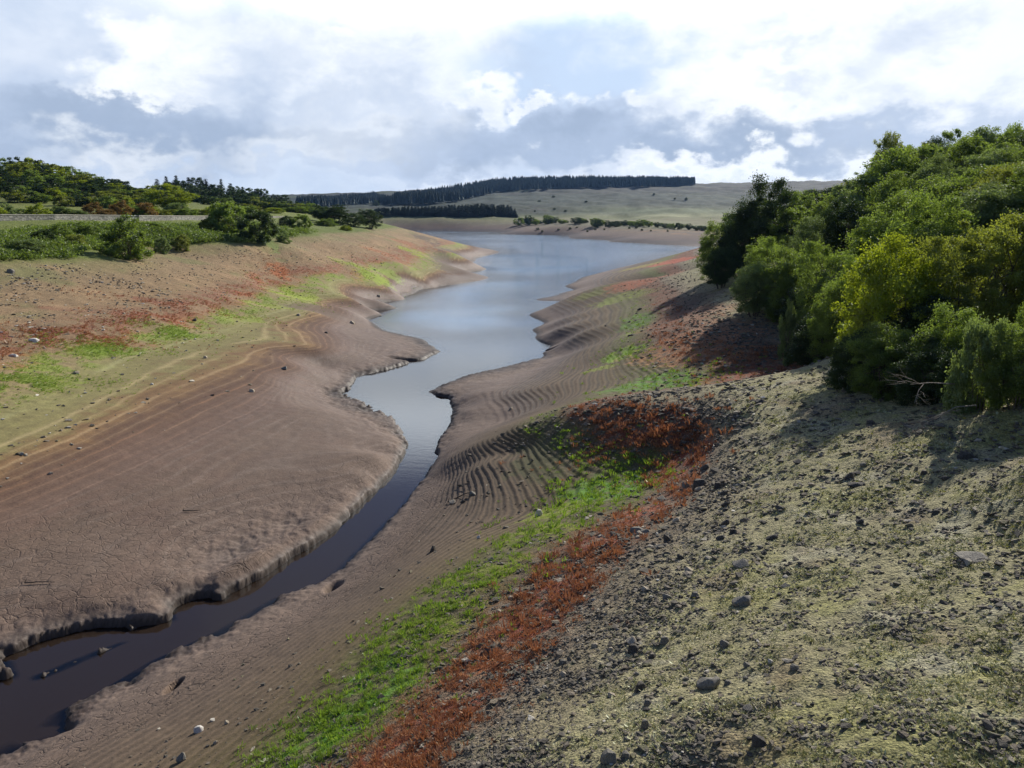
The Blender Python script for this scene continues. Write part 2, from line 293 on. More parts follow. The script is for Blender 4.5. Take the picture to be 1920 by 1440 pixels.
# ------------------------------------------------------------------ finished ground heights
_c = [on_z(px, py, 0)[:2] for px, py in [(-400,1500),(-130,1400),(0,1350),(140,1285),(250,1225),(380,1172),(500,1110),(600,1050),(680,975),(740,915),(790,850),(800,800),(790,765),(750,735),(850,685),(900,640),(900,600),(920,560),(930,520),(930,495),(930,470),(960,450),(960,436)]]
CX = np.array([q[0] for q in _c]); CY = np.array([q[1] for q in _c])
def right_side(x, y): return x-np.interp(y, CY, CX)
def g2(x, y, cx, cy, rx, ry, rot=0.0):
    c, s = math.cos(rot), math.sin(rot); u = (x-cx)*c+(y-cy)*s; v = -(x-cx)*s+(y-cy)*c
    return np.exp(-((u/rx)**2+(v/ry)**2))
near = GR < 330
def shape_ground():
    Z = Z0.copy(); sel = np.where(near); x, y = GX[sel], GY[sel]; z = Z[sel]; r = GR[sel]; v = V0[sel]
    rs = right_side(x, y); R = sst(rs, -1, 1)
    # ragged crumbling edge along the stream
    edge = np.exp(-((z-0.22)/0.30)**2)*sst(r, 110, 45)
    z = z+edge*(fbm(x, y, 1.1, 4, 3)*0.17+fbm(x, y, 0.35, 3, 5)*0.10)*(1-0.45*R)
    lo = sst(z, -0.02, 0.10)*(1-sst(z, 0.3, 0.9)); z = z+lo*0.03
    z = z+np.exp(-((z-0.05)/0.16)**2)*sst(r, 90, 45)*(fbm(x, y, 0.55, 4, 6)*0.16+fbm(x, y, 0.16, 3, 7)*0.05)
    zc = np.clip(z, 0, .4); scarp = .25*sst(zc, 0, .075)+(zc/.4)**1.6*.15; k = sst(r, 100, 50)*(z > 0)*(z < .4)*sst(fbm(x, y, 3.0, 3, 8), -.35, .12)*(1-.35*R); z = z*(1-k)+scarp*k
    z = z+np.exp(-((z-.24)/.10)**2)*k*fbm(x, y, .22, 3, 9)*.10
    # the stream always runs open
    dmin = np.full(x.shape, 99.0)
    for a, b, c, d in zip(CX[:-1], CY[:-1], CX[1:], CY[1:]):
        if b > 45: break
        L2 = (c-a)**2+(d-b)**2; q = np.clip(((x-a)*(c-a)+(y-b)*(d-b))/L2, 0, 1); dmin = np.minimum(dmin, np.hypot(x-a-q*(c-a), y-b-q*(d-b)))
    wd = .35+.32*sst(y, 26, 20); z = np.minimum(z, -.42+1.0*sst(dmin, wd, wd+.6)+np.maximum(dmin-wd-.55, 0)*3)
    # mud flat: faint swells
    mud = sst(v, 0.3, 0.6)*(1-sst(v, 1.6, 2.6))
    z = z+mud*(fbm(x, y, 3.2, 4, 11)*0.07+fbm(x, y, 0.5, 3, 12)*0.018)*sst(r, 160, 60)
    # wave-cut terraces following the level
    wl = v+0.035*fbm(x, y, 5.0, 3, 21)+0.012*fbm(x, y, 0.8, 2, 22)
    fr = wl/0.115-np.floor(wl/0.115); st = sst(fr, 0.05, 0.5)-fr; fr2 = wl/0.27-np.floor(wl/0.27); st2 = sst(fr2, 0.05, 0.45)-fr2; fa = sst(r, 50, 75); st = st*(1-fa)+st2*fa*0.9
    amp = sst(wl, 0.6, 1.2)*(1-sst(wl, 3.0, 3.9))*sst(r, 240, 170)
    brk = 0.75+0.25*sst(fbm(x, y, 3.5, 3, 23), -0.30, 0.15)
    az = np.degrees(np.arctan2(x, y))
    strong = R*(0.30+0.70*sst(np.hypot(x, y), 22, 30))
    z = z+amp*(0.115*strong*brk+0.030*(1-R)*brk)*st
    # stony ground
    st_ = sst(v, 3.2, 4.6)
    z = z+st_*(fbm(x, y, 1.6, 5, 31)*0.13+fbm(x, y, 0.28, 3, 33)*0.040*sst(r, 90, 40))
    z = z+sst(v, 2.3, 3.4)*(1-st_)*fbm(x, y, 0.4, 3, 34)*0.06
    for (px, py, zz, rx, ry, d) in PITS:
        c = on_z(px, py, zz); z = z-d*sst(g2(x, y, c[0], c[1], rx, ry), 0.15, 0.75)
    Z[sel] = z
    far = np.where(~near); x, y = GX[far], GY[far]
    Z[far] += fbm(x, y, 60, 5, 41)*np.clip((GR[far]-330)/400, 0, 1)*np.clip((Z[far]-2)/12, 0, 1)*7
    return Z
PITS = [(325,1283,.8,.16,.42,.5),(290,1150,.5,.9,.22,.35),(50,1205,.45,.9,.25,.35),(625,1098,.5,.3,.5,.3),(85,1362,.3,.7,.4,.35),(810,690,.3,.2,.2,.1),(770,672,.3,2.0,.5,.35),(838,760,.3,.25,1.0,.3),(815,850,.35,.2,1.2,.3),(1018,652,.4,1.5,.5,.4)]
Zf = shape_ground()
def H(x, y):
    """ground height at a place"""
    x = np.atleast_1d(np.asarray(x, float)); y = np.atleast_1d(np.asarray(y, float))
    a, l = lp(x, y); i = np.interp(a, TH, np.arange(len(TH))); j = np.interp(l, LR, np.arange(len(LR)))
    i0 = np.clip(i.astype(int), 0, len(TH)-2); j0 = np.clip(j.astype(int), 0, len(LR)-2); u = i-i0; w = j-j0
    return (Zf[j0, i0]*(1-u)+Zf[j0, i0+1]*u)*(1-w)+(Zf[j0+1, i0]*(1-u)+Zf[j0+1, i0+1]*u)*w
def LV(x, y):
    a, l = lp(x, y); i = np.clip(np.interp(a, TH, np.arange(len(TH))).round().astype(int), 0, len(TH)-1); j = np.clip(np.interp(l, LR, np.arange(len(LR))).round().astype(int), 0, len(LR)-1)
    return V0[j, i]
def place(px, py, start=5.0):
    """the ground point seen at a pixel of the photograph"""
    dx, dy, dz = ray(px, py); t = np.exp(np.linspace(math.log(start), math.log(2500), 3000))
    z = CAM_H+dz*t; h = H(dx*t, dy*t); k = np.argmax(z < h)
    if z[k] >= h[k]: k = len(t)-1
    return dx*t[k], dy*t[k], float(h[k])

def lin(r, g, b): return np.array([((c/255+0.055)/1.055)**2.4 if c > 10 else c/255/12.92 for c in (r, g, b)])
def paint_ground():
    """earth, weed and moss colours by water-mark level and place (colour of the stuff itself, but moor and bowl wall also carry shade)"""
    n = GX.size; x, y, r, v = GX.ravel(), GY.ravel(), GR.ravel(), V0.ravel(); z = Zf.ravel()
    col = np.zeros((n, 3)); zone = np.zeros((n, 3), np.float32)     # zone: wet, cracked, gritty
    R = sst(right_side(x, y), -1, 1)*(r < 700)
    w1 = fbm(x, y, 3.0, 4, 51); w2 = fbm(x, y, 0.7, 3, 52); w3 = fbm(x, y, 9.0, 3, 53); w4 = fbm(x, y, 0.22, 3, 54)*sst(r, 60, 30)
    vw = v+0.30*w1*sst(v, .6, 2.5)+0.16*w2+0.05*w4
    def ramp(stops, q):
        qs = [s[0] for s in stops]; cs = np.array([lin(*s[1]) for s in stops])
        return np.stack([np.interp(q, qs, cs[:, k]) for k in range(3)], 1)
    right = ramp([(-3,(48,38,28)),(-.15,(62,46,30)),(0,(66,52,42)),(.10,(84,70,62)),(.3,(118,101,88)),(.9,(114,96,82)),(1.3,(104,88,74)),(2.3,(104,88,66)),(2.8,(100,88,54)),(3.05,(98,98,48)),(3.5,(98,100,48)),(3.8,(112,90,56)),(4.05,(122,82,58)),(4.6,(124,86,64)),(4.9,(132,118,96)),(5.8,(154,147,110)),(9,(148,142,102)),(12,(66,72,36)),(40,(70,80,40))], vw)
    left = ramp([(-3,(48,38,28)),(-.15,(62,46,30)),(0,(66,52,42)),(.12,(88,76,68)),(.4,(119,101,88)),(1.0,(112,93,78)),(1.35,(108,86,72)),(2.0,(102,78,60)),(2.35,(128,100,66)),(2.6,(128,118,74)),(3.0,(140,134,82)),(3.2,(128,138,62)),(3.55,(132,142,60)),(3.8,(150,112,70)),(4.05,(148,102,74)),(4.6,(146,106,80)),(5.3,(152,126,92)),(7.0,(146,124,92)),(8.4,(136,126,84)),(8.9,(104,116,48)),(14,(118,126,54)),(20,(60,70,30)),(40,(50,60,28))], vw)
    col = left*(1-R[:, None])+right*R[:, None]
    def over(mask, c, k=1.0):
        m = np.clip(mask*k, 0, 1)[:, None]; col[:] = col*(1-m)+lin(*c)*m
    # tan drift lines on the left slope, dark seams between
    f = (v+0.035*w1+0.03*w3)
    for (lv, wd, c, k) in [(2.62,.022,(176,158,112),.7),(2.48,.016,(170,148,104),.6),(2.30,.022,(168,142,104),.7),(2.18,.012,(150,124,92),.5),(2.02,.016,(150,124,96),.5),(1.86,.014,(150,112,84),.55),(1.68,.012,(150,118,92),.6),(1.52,.012,(140,108,86),.4),(1.36,.010,(146,120,100),.5),(2.92,.03,(160,156,108),.6),(2.10,.02,(92,66,50),.6),(1.94,.02,(90,64,50),.6),(1.76,.018,(92,66,54),.6),(1.58,.018,(94,70,56),.5),(2.4,.02,(104,80,50),.5)]:
        over(np.exp(-((f-lv)/wd)**2)*(1-R)*sst(fbm(x, y, 6, 3, int(lv*50)), -.55, .1)*(r < 260), c, k)
    fm = v+.02*w1; lm = sst(v, .35, .5)*(1-sst(v, 1.25, 1.5))*(1-R)*(r < 90)*sst(fbm(x, y, 5, 3, 88), -.5, .3)
    over(lm*np.exp(-(((fm/.105-np.floor(fm/.105))-.5)/.12)**2), (140,124,110), .38); over(lm*np.exp(-(((fm/.14-np.floor(fm/.14))-.5)/.15)**2), (92,76,66), .35)
    # terrace seams on the right: darker foot, paler face on every step
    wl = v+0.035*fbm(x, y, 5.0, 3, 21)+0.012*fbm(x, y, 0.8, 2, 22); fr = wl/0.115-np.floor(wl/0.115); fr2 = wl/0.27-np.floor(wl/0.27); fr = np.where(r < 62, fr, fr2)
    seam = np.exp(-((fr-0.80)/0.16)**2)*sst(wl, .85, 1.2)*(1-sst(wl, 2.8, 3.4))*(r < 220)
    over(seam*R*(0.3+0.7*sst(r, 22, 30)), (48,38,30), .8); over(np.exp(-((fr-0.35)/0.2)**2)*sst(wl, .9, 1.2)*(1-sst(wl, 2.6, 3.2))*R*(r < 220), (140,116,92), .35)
    # weed: green and red growth by level with ragged patches, and shade painted on the bowl wall
    for a in PATCH:
        px, py, zz, rx, ry, c, k = a[:7]; q = on_z(px, py, zz); d = math.atan2(q[0], q[1])
        m = g2(x, y, q[0], q[1], rx, ry, -d); over(sst(m+0.35*w1+0.35*w2+.15*w4, 0.42, 0.75), c, k)
    over((r < 130)*R*sst(vw, 5.4, 6.2)*(1-sst(vw, 9, 11))*sst(w1+0.7*w2, .05, .45), (138,138,66), .45)
    over((r < 130)*R*sst(vw, 5.0, 6)*(1-sst(vw, 9, 11))*sst(fbm(x, y, 1.3, 4, 61), .10, .40), (184,180,160), .38)
    over((r < 130)*R*sst(vw, 5.0, 6)*(1-sst(vw, 9, 11))*sst(fbm(x, y, 2.3, 4, 62), .12, .40), (128,108,82), .55)
    over((r < 260)*(1-R)*sst(vw, 4.6, 5.4)*(1-sst(vw, 8, 8.6))*sst(fbm(x, y, 5, 4, 63), .0, .4), (170,140,104), .6)
    over((r < 260)*(1-R)*sst(vw, 5, 5.6)*(1-sst(vw, 8, 8.6))*sst(fbm(x, y, 7, 4, 64), .05, .4), (122,122,76), .7)
    over((r < 60)*(1-R)*sst(v, .3, .8)*(1-sst(v, 1.6, 2.0))*sst(fbm(x, y, 6, 4, 65), .0, .5), (114,90,76), .45)
    rag = fbm(x, y, 0.5, 4, 81)+.25*fbm(x, y, .15, 2, 86)*sst(r, 60, 30)
    over((r < 120)*R*sst(vw, 2.7, 3.1)*(1-sst(vw, 3.6, 3.9))*sst(rag, -.06, .16), (104,92,68), .85)
    over((r < 120)*R*sst(vw, 3.6, 3.9)*(1-sst(vw, 4.8, 5.2))*sst(rag, .06, .24), (122,108,88), .75)
    over((r < 260)*(1-R)*sst(v, 2.9, 3.2)*(1-sst(v, 4.9, 5.4))*sst(fbm(x, y, 2.2, 4, 82)+.5*fbm(x, y, .5, 3, 87), -.10, .2), (146,124,92), .8)
    # far country
    F = sst(y, 300, 360)*(z > 0.1)
    fz = v+1.0*w3
    farc = ramp([(0,(74,66,70)),(1.2,(92,80,80)),(2.2,(122,102,92)),(4,(132,116,98)),(6,(130,124,96)),(8,(136,132,92)),(10,(110,120,70)),(13,(104,114,66)),(20,(92,102,66)),(60,(96,98,72))], fz)
    col = col*(1-F[:, None])+farc*0.70*F[:, None]
    h1 = fbm(x, y*2.2, 180, 5, 71); h2 = fbm(x, y*2.0, 90, 4, 72); h3 = fbm(x, y, 25, 4, 73)
    mo = sst(y, 560, 760)*sst(z, 9, 14)
    over(mo*sst(h1+.4*h3, -.15, .15), (72,80,60), .85); over(mo*sst(h2+.3*h3, .02, .25), (98,84,78), .75); over(mo*sst(z, 42, 58), (98,88,84), .7)
    over(mo*sst(-h1+.3*h3, .24, .34), (136,138,92), .7); over(mo*sst(h3, .2, .4), (64,74,48), .5)
    over(sst(y, 560, 700)*np.exp(-((z-15-4*h1)/4.5)**2)*sst(x, 20, 120), (190,186,140), .8); over(mo*sst(z, 19, 23)*(1-sst(z, 38, 44))*sst(h3+h2, -.5, .1), (84,98,84), .8)
    m_ = mo[:, None]; col = col*(1-m_)+col*m_*np.array([.29, .37, .33])  # moor colour darkened to carry the shade of clouds
    over(F*np.exp(-((v-6.2)/1.2)**2)*sst(x, 40, 120)*(y < 600), (128,136,92), .8)
    over(F*np.exp(-((v-4.0)/.8)**2)*sst(x, 40, 90)*(y < 600)*sst(w3, -.1, .3), (150,112,78), .8)
    # woodland floor
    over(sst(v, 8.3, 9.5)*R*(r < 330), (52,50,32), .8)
    over(sst(z, .27, .16)*(r < 110)*(z > -.1)*(1-.5*R), (60,50,42), .8); over(np.exp(-((z-.30)/.06)**2)*(r < 90)*(1-R), (132,118,106), .3)
    wet = np.exp(-(np.clip(v, 0, 9)/0.30)**2)*0.9
    mudz = sst(v, .15, .5)*(1-sst(v, 1.2, 2.0))
    wet = np.maximum(wet*.6, mudz*0.45*sst(r, 25, 60)*(r < 300)); wet = wet*(1-F)
    crack = sst(v, .30, .55)*(1-sst(v, 1.1, 1.5))*sst(r, 46, 28)
    grit = sst(v, 2.8, 4.2)
    zone = np.stack([wet, crack, grit], 1)
    # grain
    g = 1+0.16*w2+0.12*w4+0.10*w1
    col *= np.clip(g, .6, 1.5)[:, None]
    return np.clip(col, 0.008, .8), zone
GRN = (92,136,36); YGR = (128,138,44); RED = (130,68,48); ORG = (158,94,50); STN = (104,96,80)
# x, y, level height, half-width across, half-width along the view, colour, strength
PATCH = [
 (1130,925,3.0,1.9,2.6,GRN,.9),(1190,900,3.3,1.2,2.0,GRN,.8),(1050,960,2.8,1.6,1.6,YGR,.8),(1240,880,3.7,.8,2.2,ORG,.8),(1000,1010,3.1,1.5,1.3,YGR,.8),
 (1010,850,2.8,1.8,3.0,(76,80,44),.6),(940,830,2.2,1.2,2.5,(84,70,52),.5),  # dark plants and earth, with some of the wall's shade painted in
 (900,1085,3.3,1.6,1.4,YGR,.6),(800,1180,3.2,1.4,1.6,YGR,.8),(720,1290,3.2,1.2,1.3,GRN,.8),(640,1370,3.2,1.1,1.1,GRN,.9),(560,1430,3.2,1,.8,GRN,.8),
 (1050,1100,4.3,.9,1.4,RED,.9),(1000,1170,4.3,1.0,1.0,RED,.85),(920,1250,4.3,.9,.9,ORG,.7),(850,1330,4.3,.9,.7,RED,.8),(760,1400,4.3,1,.7,RED,.85),(1120,1020,4.3,1,1.5,RED,.8),(1200,960,4.3,1.0,1.6,(160,92,66),.8),(1290,850,4.3,1,2.6,(150,76,48),.85),(1180,815,4.0,2.6,1.4,(124,68,44),.8),(1230,790,4.6,2.4,1.6,(130,74,52),.7),
 (1260,712,3.4,3.6,3.0,GRN,.95),(1180,722,3.2,2.4,1.6,GRN,.7),(1360,712,3.8,2.6,3,ORG,.7),(1430,700,4.2,2.6,3,(166,96,56),.8),(1480,688,4.5,1.6,3,RED,.8),(1400,680,4.5,3.5,3,(120,70,52),.7),
 (1175,662,3.2,2.2,1.9,(128,160,44),.9),(1130,684,2.8,1.6,1.0,YGR,.7),(1260,655,4.0,4,4,(184,132,86),.75),(1330,640,4.8,4,5,(168,120,80),.5),
 (1195,600,3.4,2.2,5,GRN,.8),(1190,625,3.3,1.6,2,(120,140,40),.8),(1170,560,3.1,5,4,(126,138,46),.8),(1110,555,2.5,3,3,(120,126,48),.6),(1180,532,4.1,4.5,5,(168,96,64),.85),(1250,520,4.4,4,8,(160,90,58),.6),
 (1260,487,4.2,7,9,(176,88,62),.9),(1200,495,3.0,6,7,(142,130,60),.8),(1290,580,5.4,5,8,(140,90,62),.7),(1350,600,5.8,5,6,(150,96,66),.6),(1300,560,5.2,5,6,(84,52,40),.6),
 (330,622,3.4,3.6,2.2,(120,140,48),.85),(200,655,3.3,4.0,2.0,(120,142,44),.85),(60,715,3.3,3.6,2,(126,138,50),.8),(450,588,3.5,3,2.6,(136,148,56),.75),(545,548,3.5,4.0,7,(142,156,52),.9),(500,570,3.4,3.4,3,(140,152,54),.7),(500,487,6.2,2.4,4,(120,142,70),.7),
 (680,512,3.7,5.5,5.5,(138,156,48),.9),(780,481,4.0,4.5,8,(146,158,48),.9),(720,505,3.7,4,4,(130,150,50),.7),
 (520,514,4.8,2.6,6,(166,98,54),.8),(490,528,4.4,2.6,3,(160,98,62),.65),(455,548,4.3,1.4,2,(166,98,66),.65),(290,598,4.2,4.2,1.8,(156,88,60),.8),(170,628,4.2,5.5,1.5,(150,90,66),.7),(60,640,4.2,5,1.5,(150,86,62),.6),(330,565,4.9,6,1.6,(144,84,62),.7),(200,580,5.2,6,1.2,(140,88,68),.5),
 (715,482,4.9,6,4,(166,106,70),.75),(760,468,5.0,4,7,(162,104,74),.6),(650,505,4.6,3,4,(164,108,80),.5),(640,590,1.8,5,4,(112,92,74),.5),(590,575,2.6,4,5,(104,88,74),.7),
 (800,455,4.6,6,16,(92,82,72),.8),(830,490,2.6,4,14,(96,84,74),.7),(750,440,6,9,20,(104,90,78),.7),(850,468,3.6,9,26,(100,88,78),.85),(862,500,2.0,8,16,(104,90,80),.8),(820,470,4,5,14,(108,94,80),.6),(870,520,1.2,6,14,(112,98,86),.7)]
def grid_mesh(name, cols, rows, X, Y, Z, keep=None):
    n, m = Z.shape; idx = np.arange(n*m).reshape(n, m)
    q = np.stack([idx[:-1, :-1], idx[:-1, 1:], idx[1:, 1:], idx[1:, :-1]], -1).reshape(-1, 4)
    co = np.stack([X, Y, Z], -1).reshape(-1, 3); used = None
    if keep is not None:
        k = keep.reshape(-1)[q].any(1); q = q[k]; used = np.unique(q); mp = np.zeros(n*m, int); mp[used] = np.arange(len(used)); q = mp[q]; co = co[used]
    me = mesh_np(name, co, q); return me, used
def mesh_np(name, co, q, smooth=True):
    me = bpy.data.meshes.new(name); co = np.asarray(co, np.float32); q = np.asarray(q, np.int32); k = q.shape[1]
    me.vertices.add(len(co)); me.vertices.foreach_set('co', co.ravel())
    me.loops.add(q.size); me.loops.foreach_set('vertex_index', q.ravel()); me.polygons.add(len(q))
    me.polygons.foreach_set('loop_start', np.arange(0, q.size, k, dtype=np.int32)); me.update(calc_edges=True)
    if smooth: me.shade_smooth()
    else: me.shade_flat()
    return me
def mat(name):
    m = bpy.data.materials.new(name); m.use_nodes = True; t = N(m.node_tree); return m, t, m.node_tree.nodes['Principled BSDF']
def setp(b, **kw):
    for k, v in kw.items(): b.inputs[k.replace('_', ' ')].default_value = v
def bump(t, h, s, d, nrm=None):
    b = t.new('ShaderNodeBump'); b.inputs['Strength'].default_value = s; b.inputs['Distance'].default_value = d
    t.put(b.inputs['Height'], h)
    if nrm is not None: t.l.new(nrm, b.inputs['Normal'])
    return b.outputs[0]
def ground_material():
    m, t, b = mat('ground')
    tc = t.new('ShaderNodeTexCoord'); P = tc.outputs['Object']
    c = t.new('ShaderNodeAttribute', attribute_name='earth_colour').outputs['Color']
    za = t.new('ShaderNodeSeparateXYZ'); t.l.new(t.new('ShaderNodeAttribute', attribute_name='zone').outputs['Vector'], za.inputs[0])
    wet, crack, grit = za.outputs
    flat = t.new('ShaderNodeMapping'); t.l.new(P, flat.inputs[0]); flat.inputs['Scale'].default_value = (1, 1, 0.3); Q = flat.outputs[0]
    n1 = t.noise(Q, 11, 6, 0.65); n2 = t.noise(Q, 45, 4, 0.7); n3 = t.noise(Q, 2.0, 6, 0.6)
    # mud cracks: polygons of two sizes
    wv = t.vm('ADD', P, t.vm('SCALE', t.new('ShaderNodeTexNoise').outputs['Color'], None)) if False else P
    nz = t.new('ShaderNodeTexNoise'); t.put(nz.inputs['Vector'], P); nz.inputs['Scale'].default_value = 2.5; nz.inputs['Detail'].default_value = 3
    off = t.vm('MULTIPLY', t.vm('SUBTRACT', nz.outputs['Color'], (.5, .5, .5)), (.35, .35, 0)); fl = t.vm('MULTIPLY', t.vm('ADD', P, off), (1, 1, 0))
    def vor(s):
        n = t.new('ShaderNodeTexVoronoi', feature='DISTANCE_TO_EDGE'); t.put(n.inputs['Vector'], fl); n.inputs['Scale'].default_value = s; return n.outputs['Distance']
    c1 = t.ss(vor(1.9), 0.05, 0.012); c2 = t.m('MULTIPLY', t.ss(vor(4.4), 0.055, 0.01), 0.7)
    ck = t.m('MULTIPLY', t.m('MAXIMUM', c1, c2), t.m('MULTIPLY', crack, t.ss(n3, 0.36, 0.60, 0.25, 1.0)))
    # grit: small pebbly cells
    v = t.new('ShaderNodeTexVoronoi'); t.put(v.inputs['Vector'], P); v.inputs['Scale'].default_value = 22
    peb = t.m('MULTIPLY', t.m('SUBTRACT', 0.5, v.outputs['Distance']), grit)
    sp = t.new('ShaderNodeSeparateColor'); t.l.new(v.outputs['Color'], sp.inputs[0])
    g = t.m('ADD', t.ss(n1, 0.3, 0.7, 0.80, 1.22), t.m('MULTIPLY', t.m('SUBTRACT', sp.outputs[0], 0.45), t.m('MULTIPLY', grit, 0.75)))
    g = t.m('MULTIPLY', g, t.ss(n2, 0.3, 0.7, 0.88, 1.12))
    cc = t.new('ShaderNodeVectorMath', operation='SCALE'); t.l.new(c, cc.inputs[0]); t.l.new(g, cc.inputs[3])
    col = t.mix(t.m('MULTIPLY', ck, 0.30), cc.outputs[0], (0.022, 0.017, 0.014, 1))  # cracks darkened in colour for the shade inside them
    # stray light grains
    lg = t.m('MULTIPLY', t.ss(t.noise(Q, 30, 2, 0.5), 0.66, 0.72), t.m('MULTIPLY', grit, 0.55))
    col = t.mix(lg, col, (0.36, 0.33, 0.27, 1))
    t.l.new(col, b.inputs['Base Color'])
    ro = t.m('SUBTRACT', 0.92, t.m('MULTIPLY', wet, t.ss(n3, 0.3, 0.65, 0.35, 0.62)))
    t.l.new(ro, b.inputs['Roughness']); b.inputs['Specular IOR Level'].default_value = 0.4
    hh = t.m('ADD', t.m('MULTIPLY', n1, t.m('ADD', 0.35, grit)), t.m('ADD', t.m('MULTIPLY', peb, 0.8), t.m('MULTIPLY', ck, -0.6)))
    hh = t.m('ADD', hh, t.m('MULTIPLY', n2, t.m('ADD', 0.12, t.m('MULTIPLY', grit, 0.4))))
    t.l.new(bump(t, hh, 0.9, 0.05), b.inputs['Normal'])
    return m
def finish(o, name_label=None, cat=None, group=None, kind=None):
    if name_label: o['label'] = name_label
    if cat: o['category'] = cat
    if group: o['group'] = group
    if kind: o['kind'] = kind
    return o
def link(name, me, m=None, parent=None):
    if m is not None and not me.materials: me.materials.append(m)
    o = bpy.data.objects.new(name, me); C.objects.link(o)
    if parent is not None: o.parent = parent
    return o
def build_ground():
    me, _ = grid_mesh('ground', 0, 0, GX, GY, Zf)
    c, z = paint_ground(); n = len(c)
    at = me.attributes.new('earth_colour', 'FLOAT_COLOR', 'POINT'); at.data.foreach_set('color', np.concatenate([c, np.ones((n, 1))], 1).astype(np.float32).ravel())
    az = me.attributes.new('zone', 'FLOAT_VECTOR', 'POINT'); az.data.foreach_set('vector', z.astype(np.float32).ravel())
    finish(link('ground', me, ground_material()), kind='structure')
build_ground()
def build_water():
    ok = (Zf < 0.03) & (GR < 900) & (GR > 12) & (np.abs(GT) < 0.95)
    me, used = grid_mesh('water', 0, 0, GX, GY, np.zeros_like(Zf), ok)
    d = -Zf.reshape(-1)[used]
    a = me.attributes.new('depth', 'FLOAT', 'POINT'); a.data.foreach_set('value', d.astype(np.float32))
    m, t, b = mat('water')
    dep = t.new('ShaderNodeAttribute', attribute_name='depth').outputs['Fac']
    tc = t.new('ShaderNodeTexCoord'); P = tc.outputs['Object']; sx = t.new('ShaderNodeSeparateXYZ'); t.l.new(P, sx.inputs[0])
    lake = t.ss(sx.outputs[1], 55, 95); calm = t.ss(t.noise(P, 0.022, 3, 0.5), 0.36, 0.56)
    m1 = t.new('ShaderNodeMapping'); t.l.new(P, m1.inputs[0]); m1.inputs['Rotation'].default_value = (0, 0, .4); m1.inputs['Scale'].default_value = (1.0, 1.6, 1)
    w = t.m('ADD', t.noise(m1.outputs[0], 1.6, 4, 0.6), t.m('MULTIPLY', t.noise(m1.outputs[0], 5.0, 3, 0.6), 0.35))
    st = t.m('ADD', 0.010, t.m('MULTIPLY', t.m('MULTIPLY', lake, t.m('ADD', 0.25, t.m('MULTIPLY', calm, 0.75))), 0.085))
    bn = t.new('ShaderNodeBump'); t.l.new(st, bn.inputs['Strength']); bn.inputs['Distance'].default_value = 0.6; t.l.new(w, bn.inputs['Height'])
    st = t.m('ADD', st, t.ss(sx.outputs[1], 180, 420, 0.0, 0.05)); t.l.new(st, bn.inputs['Strength']); gl = t.new('ShaderNodeBsdfGlossy'); gl.inputs['Roughness'].default_value = 0.02; t.l.new(bn.outputs[0], gl.inputs['Normal']); gl.inputs['Color'].default_value = (.90, .95, 1, 1)
    df = t.new('ShaderNodeBsdfDiffuse'); t.l.new(t.mix(t.m('MULTIPLY', t.ss(dep, .6, 2.2), lake), (0.030, 0.020, 0.014, 1), (.17, .25, .35, 1)), df.inputs['Color'])  # deep lake body lightened to stand in for reflected sky
    tr = t.new('ShaderNodeBsdfTransparent'); tr.inputs['Color'].default_value = (0.62, 0.36, 0.13, 1)
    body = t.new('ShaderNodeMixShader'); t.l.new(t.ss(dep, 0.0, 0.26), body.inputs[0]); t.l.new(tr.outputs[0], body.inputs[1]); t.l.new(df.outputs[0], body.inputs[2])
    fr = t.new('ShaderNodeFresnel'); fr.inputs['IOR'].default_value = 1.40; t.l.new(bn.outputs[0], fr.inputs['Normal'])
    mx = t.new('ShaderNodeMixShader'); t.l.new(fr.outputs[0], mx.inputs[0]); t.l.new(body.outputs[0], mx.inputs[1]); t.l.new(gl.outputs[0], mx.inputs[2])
    out = m.node_tree.nodes['Material Output']; t.l.new(mx.outputs[0], out.inputs[0])
    m.node_tree.nodes.remove(b)
    finish(link('water', me, m), kind='structure')
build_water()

# ------------------------------------------------------------------ trees and shrubs
def tube(co, q, pts, rad, k=6):
    """append a tapered tube through pts"""
    base = len(co); pts = [Vector(p) for p in pts]
    for i, p in enumerate(pts):
        d = (pts[min(i+1, len(pts)-1)]-pts[max(i-1, 0)]); d = d.normalized() if d.length > 1e-6 else Vector((0, 0, 1))
        a = d.orthogonal().normalized(); b = d.cross(a)
        for j in range(k):
            w = 2*math.pi*j/k; co.append(tuple(p+(a*math.cos(w)+b*math.sin(w))*rad[i]))
        if i:
            for j in range(k):
                s = base+(i-1)*k; q.append((s+j, s+(j+1) % k, s+k+(j+1) % k, s+k+j))
def leaf_quads(rng, c, size, up=0.35, aspect=0.55):
    n = len(c); d = rng.normal(size=(n, 3)); d[:, 2] += up*np.sign(d[:, 2]); d /= np.linalg.norm(d, axis=1)[:, None]
    a = np.cross(d, rng.normal(size=(n, 3))); a /= np.linalg.norm(a, axis=1)[:, None]+1e-9; b = np.cross(d, a)
    s = size*rng.uniform(0.6, 1.35, (n, 1)); a = a*s; b = b*s*aspect
    co = np.stack([c-a, c-b*.9+d*s*.12, c+a, c+b*.9+d*s*.12], 1).reshape(-1, 3)
    return co, np.arange(n*4).reshape(n, 4)
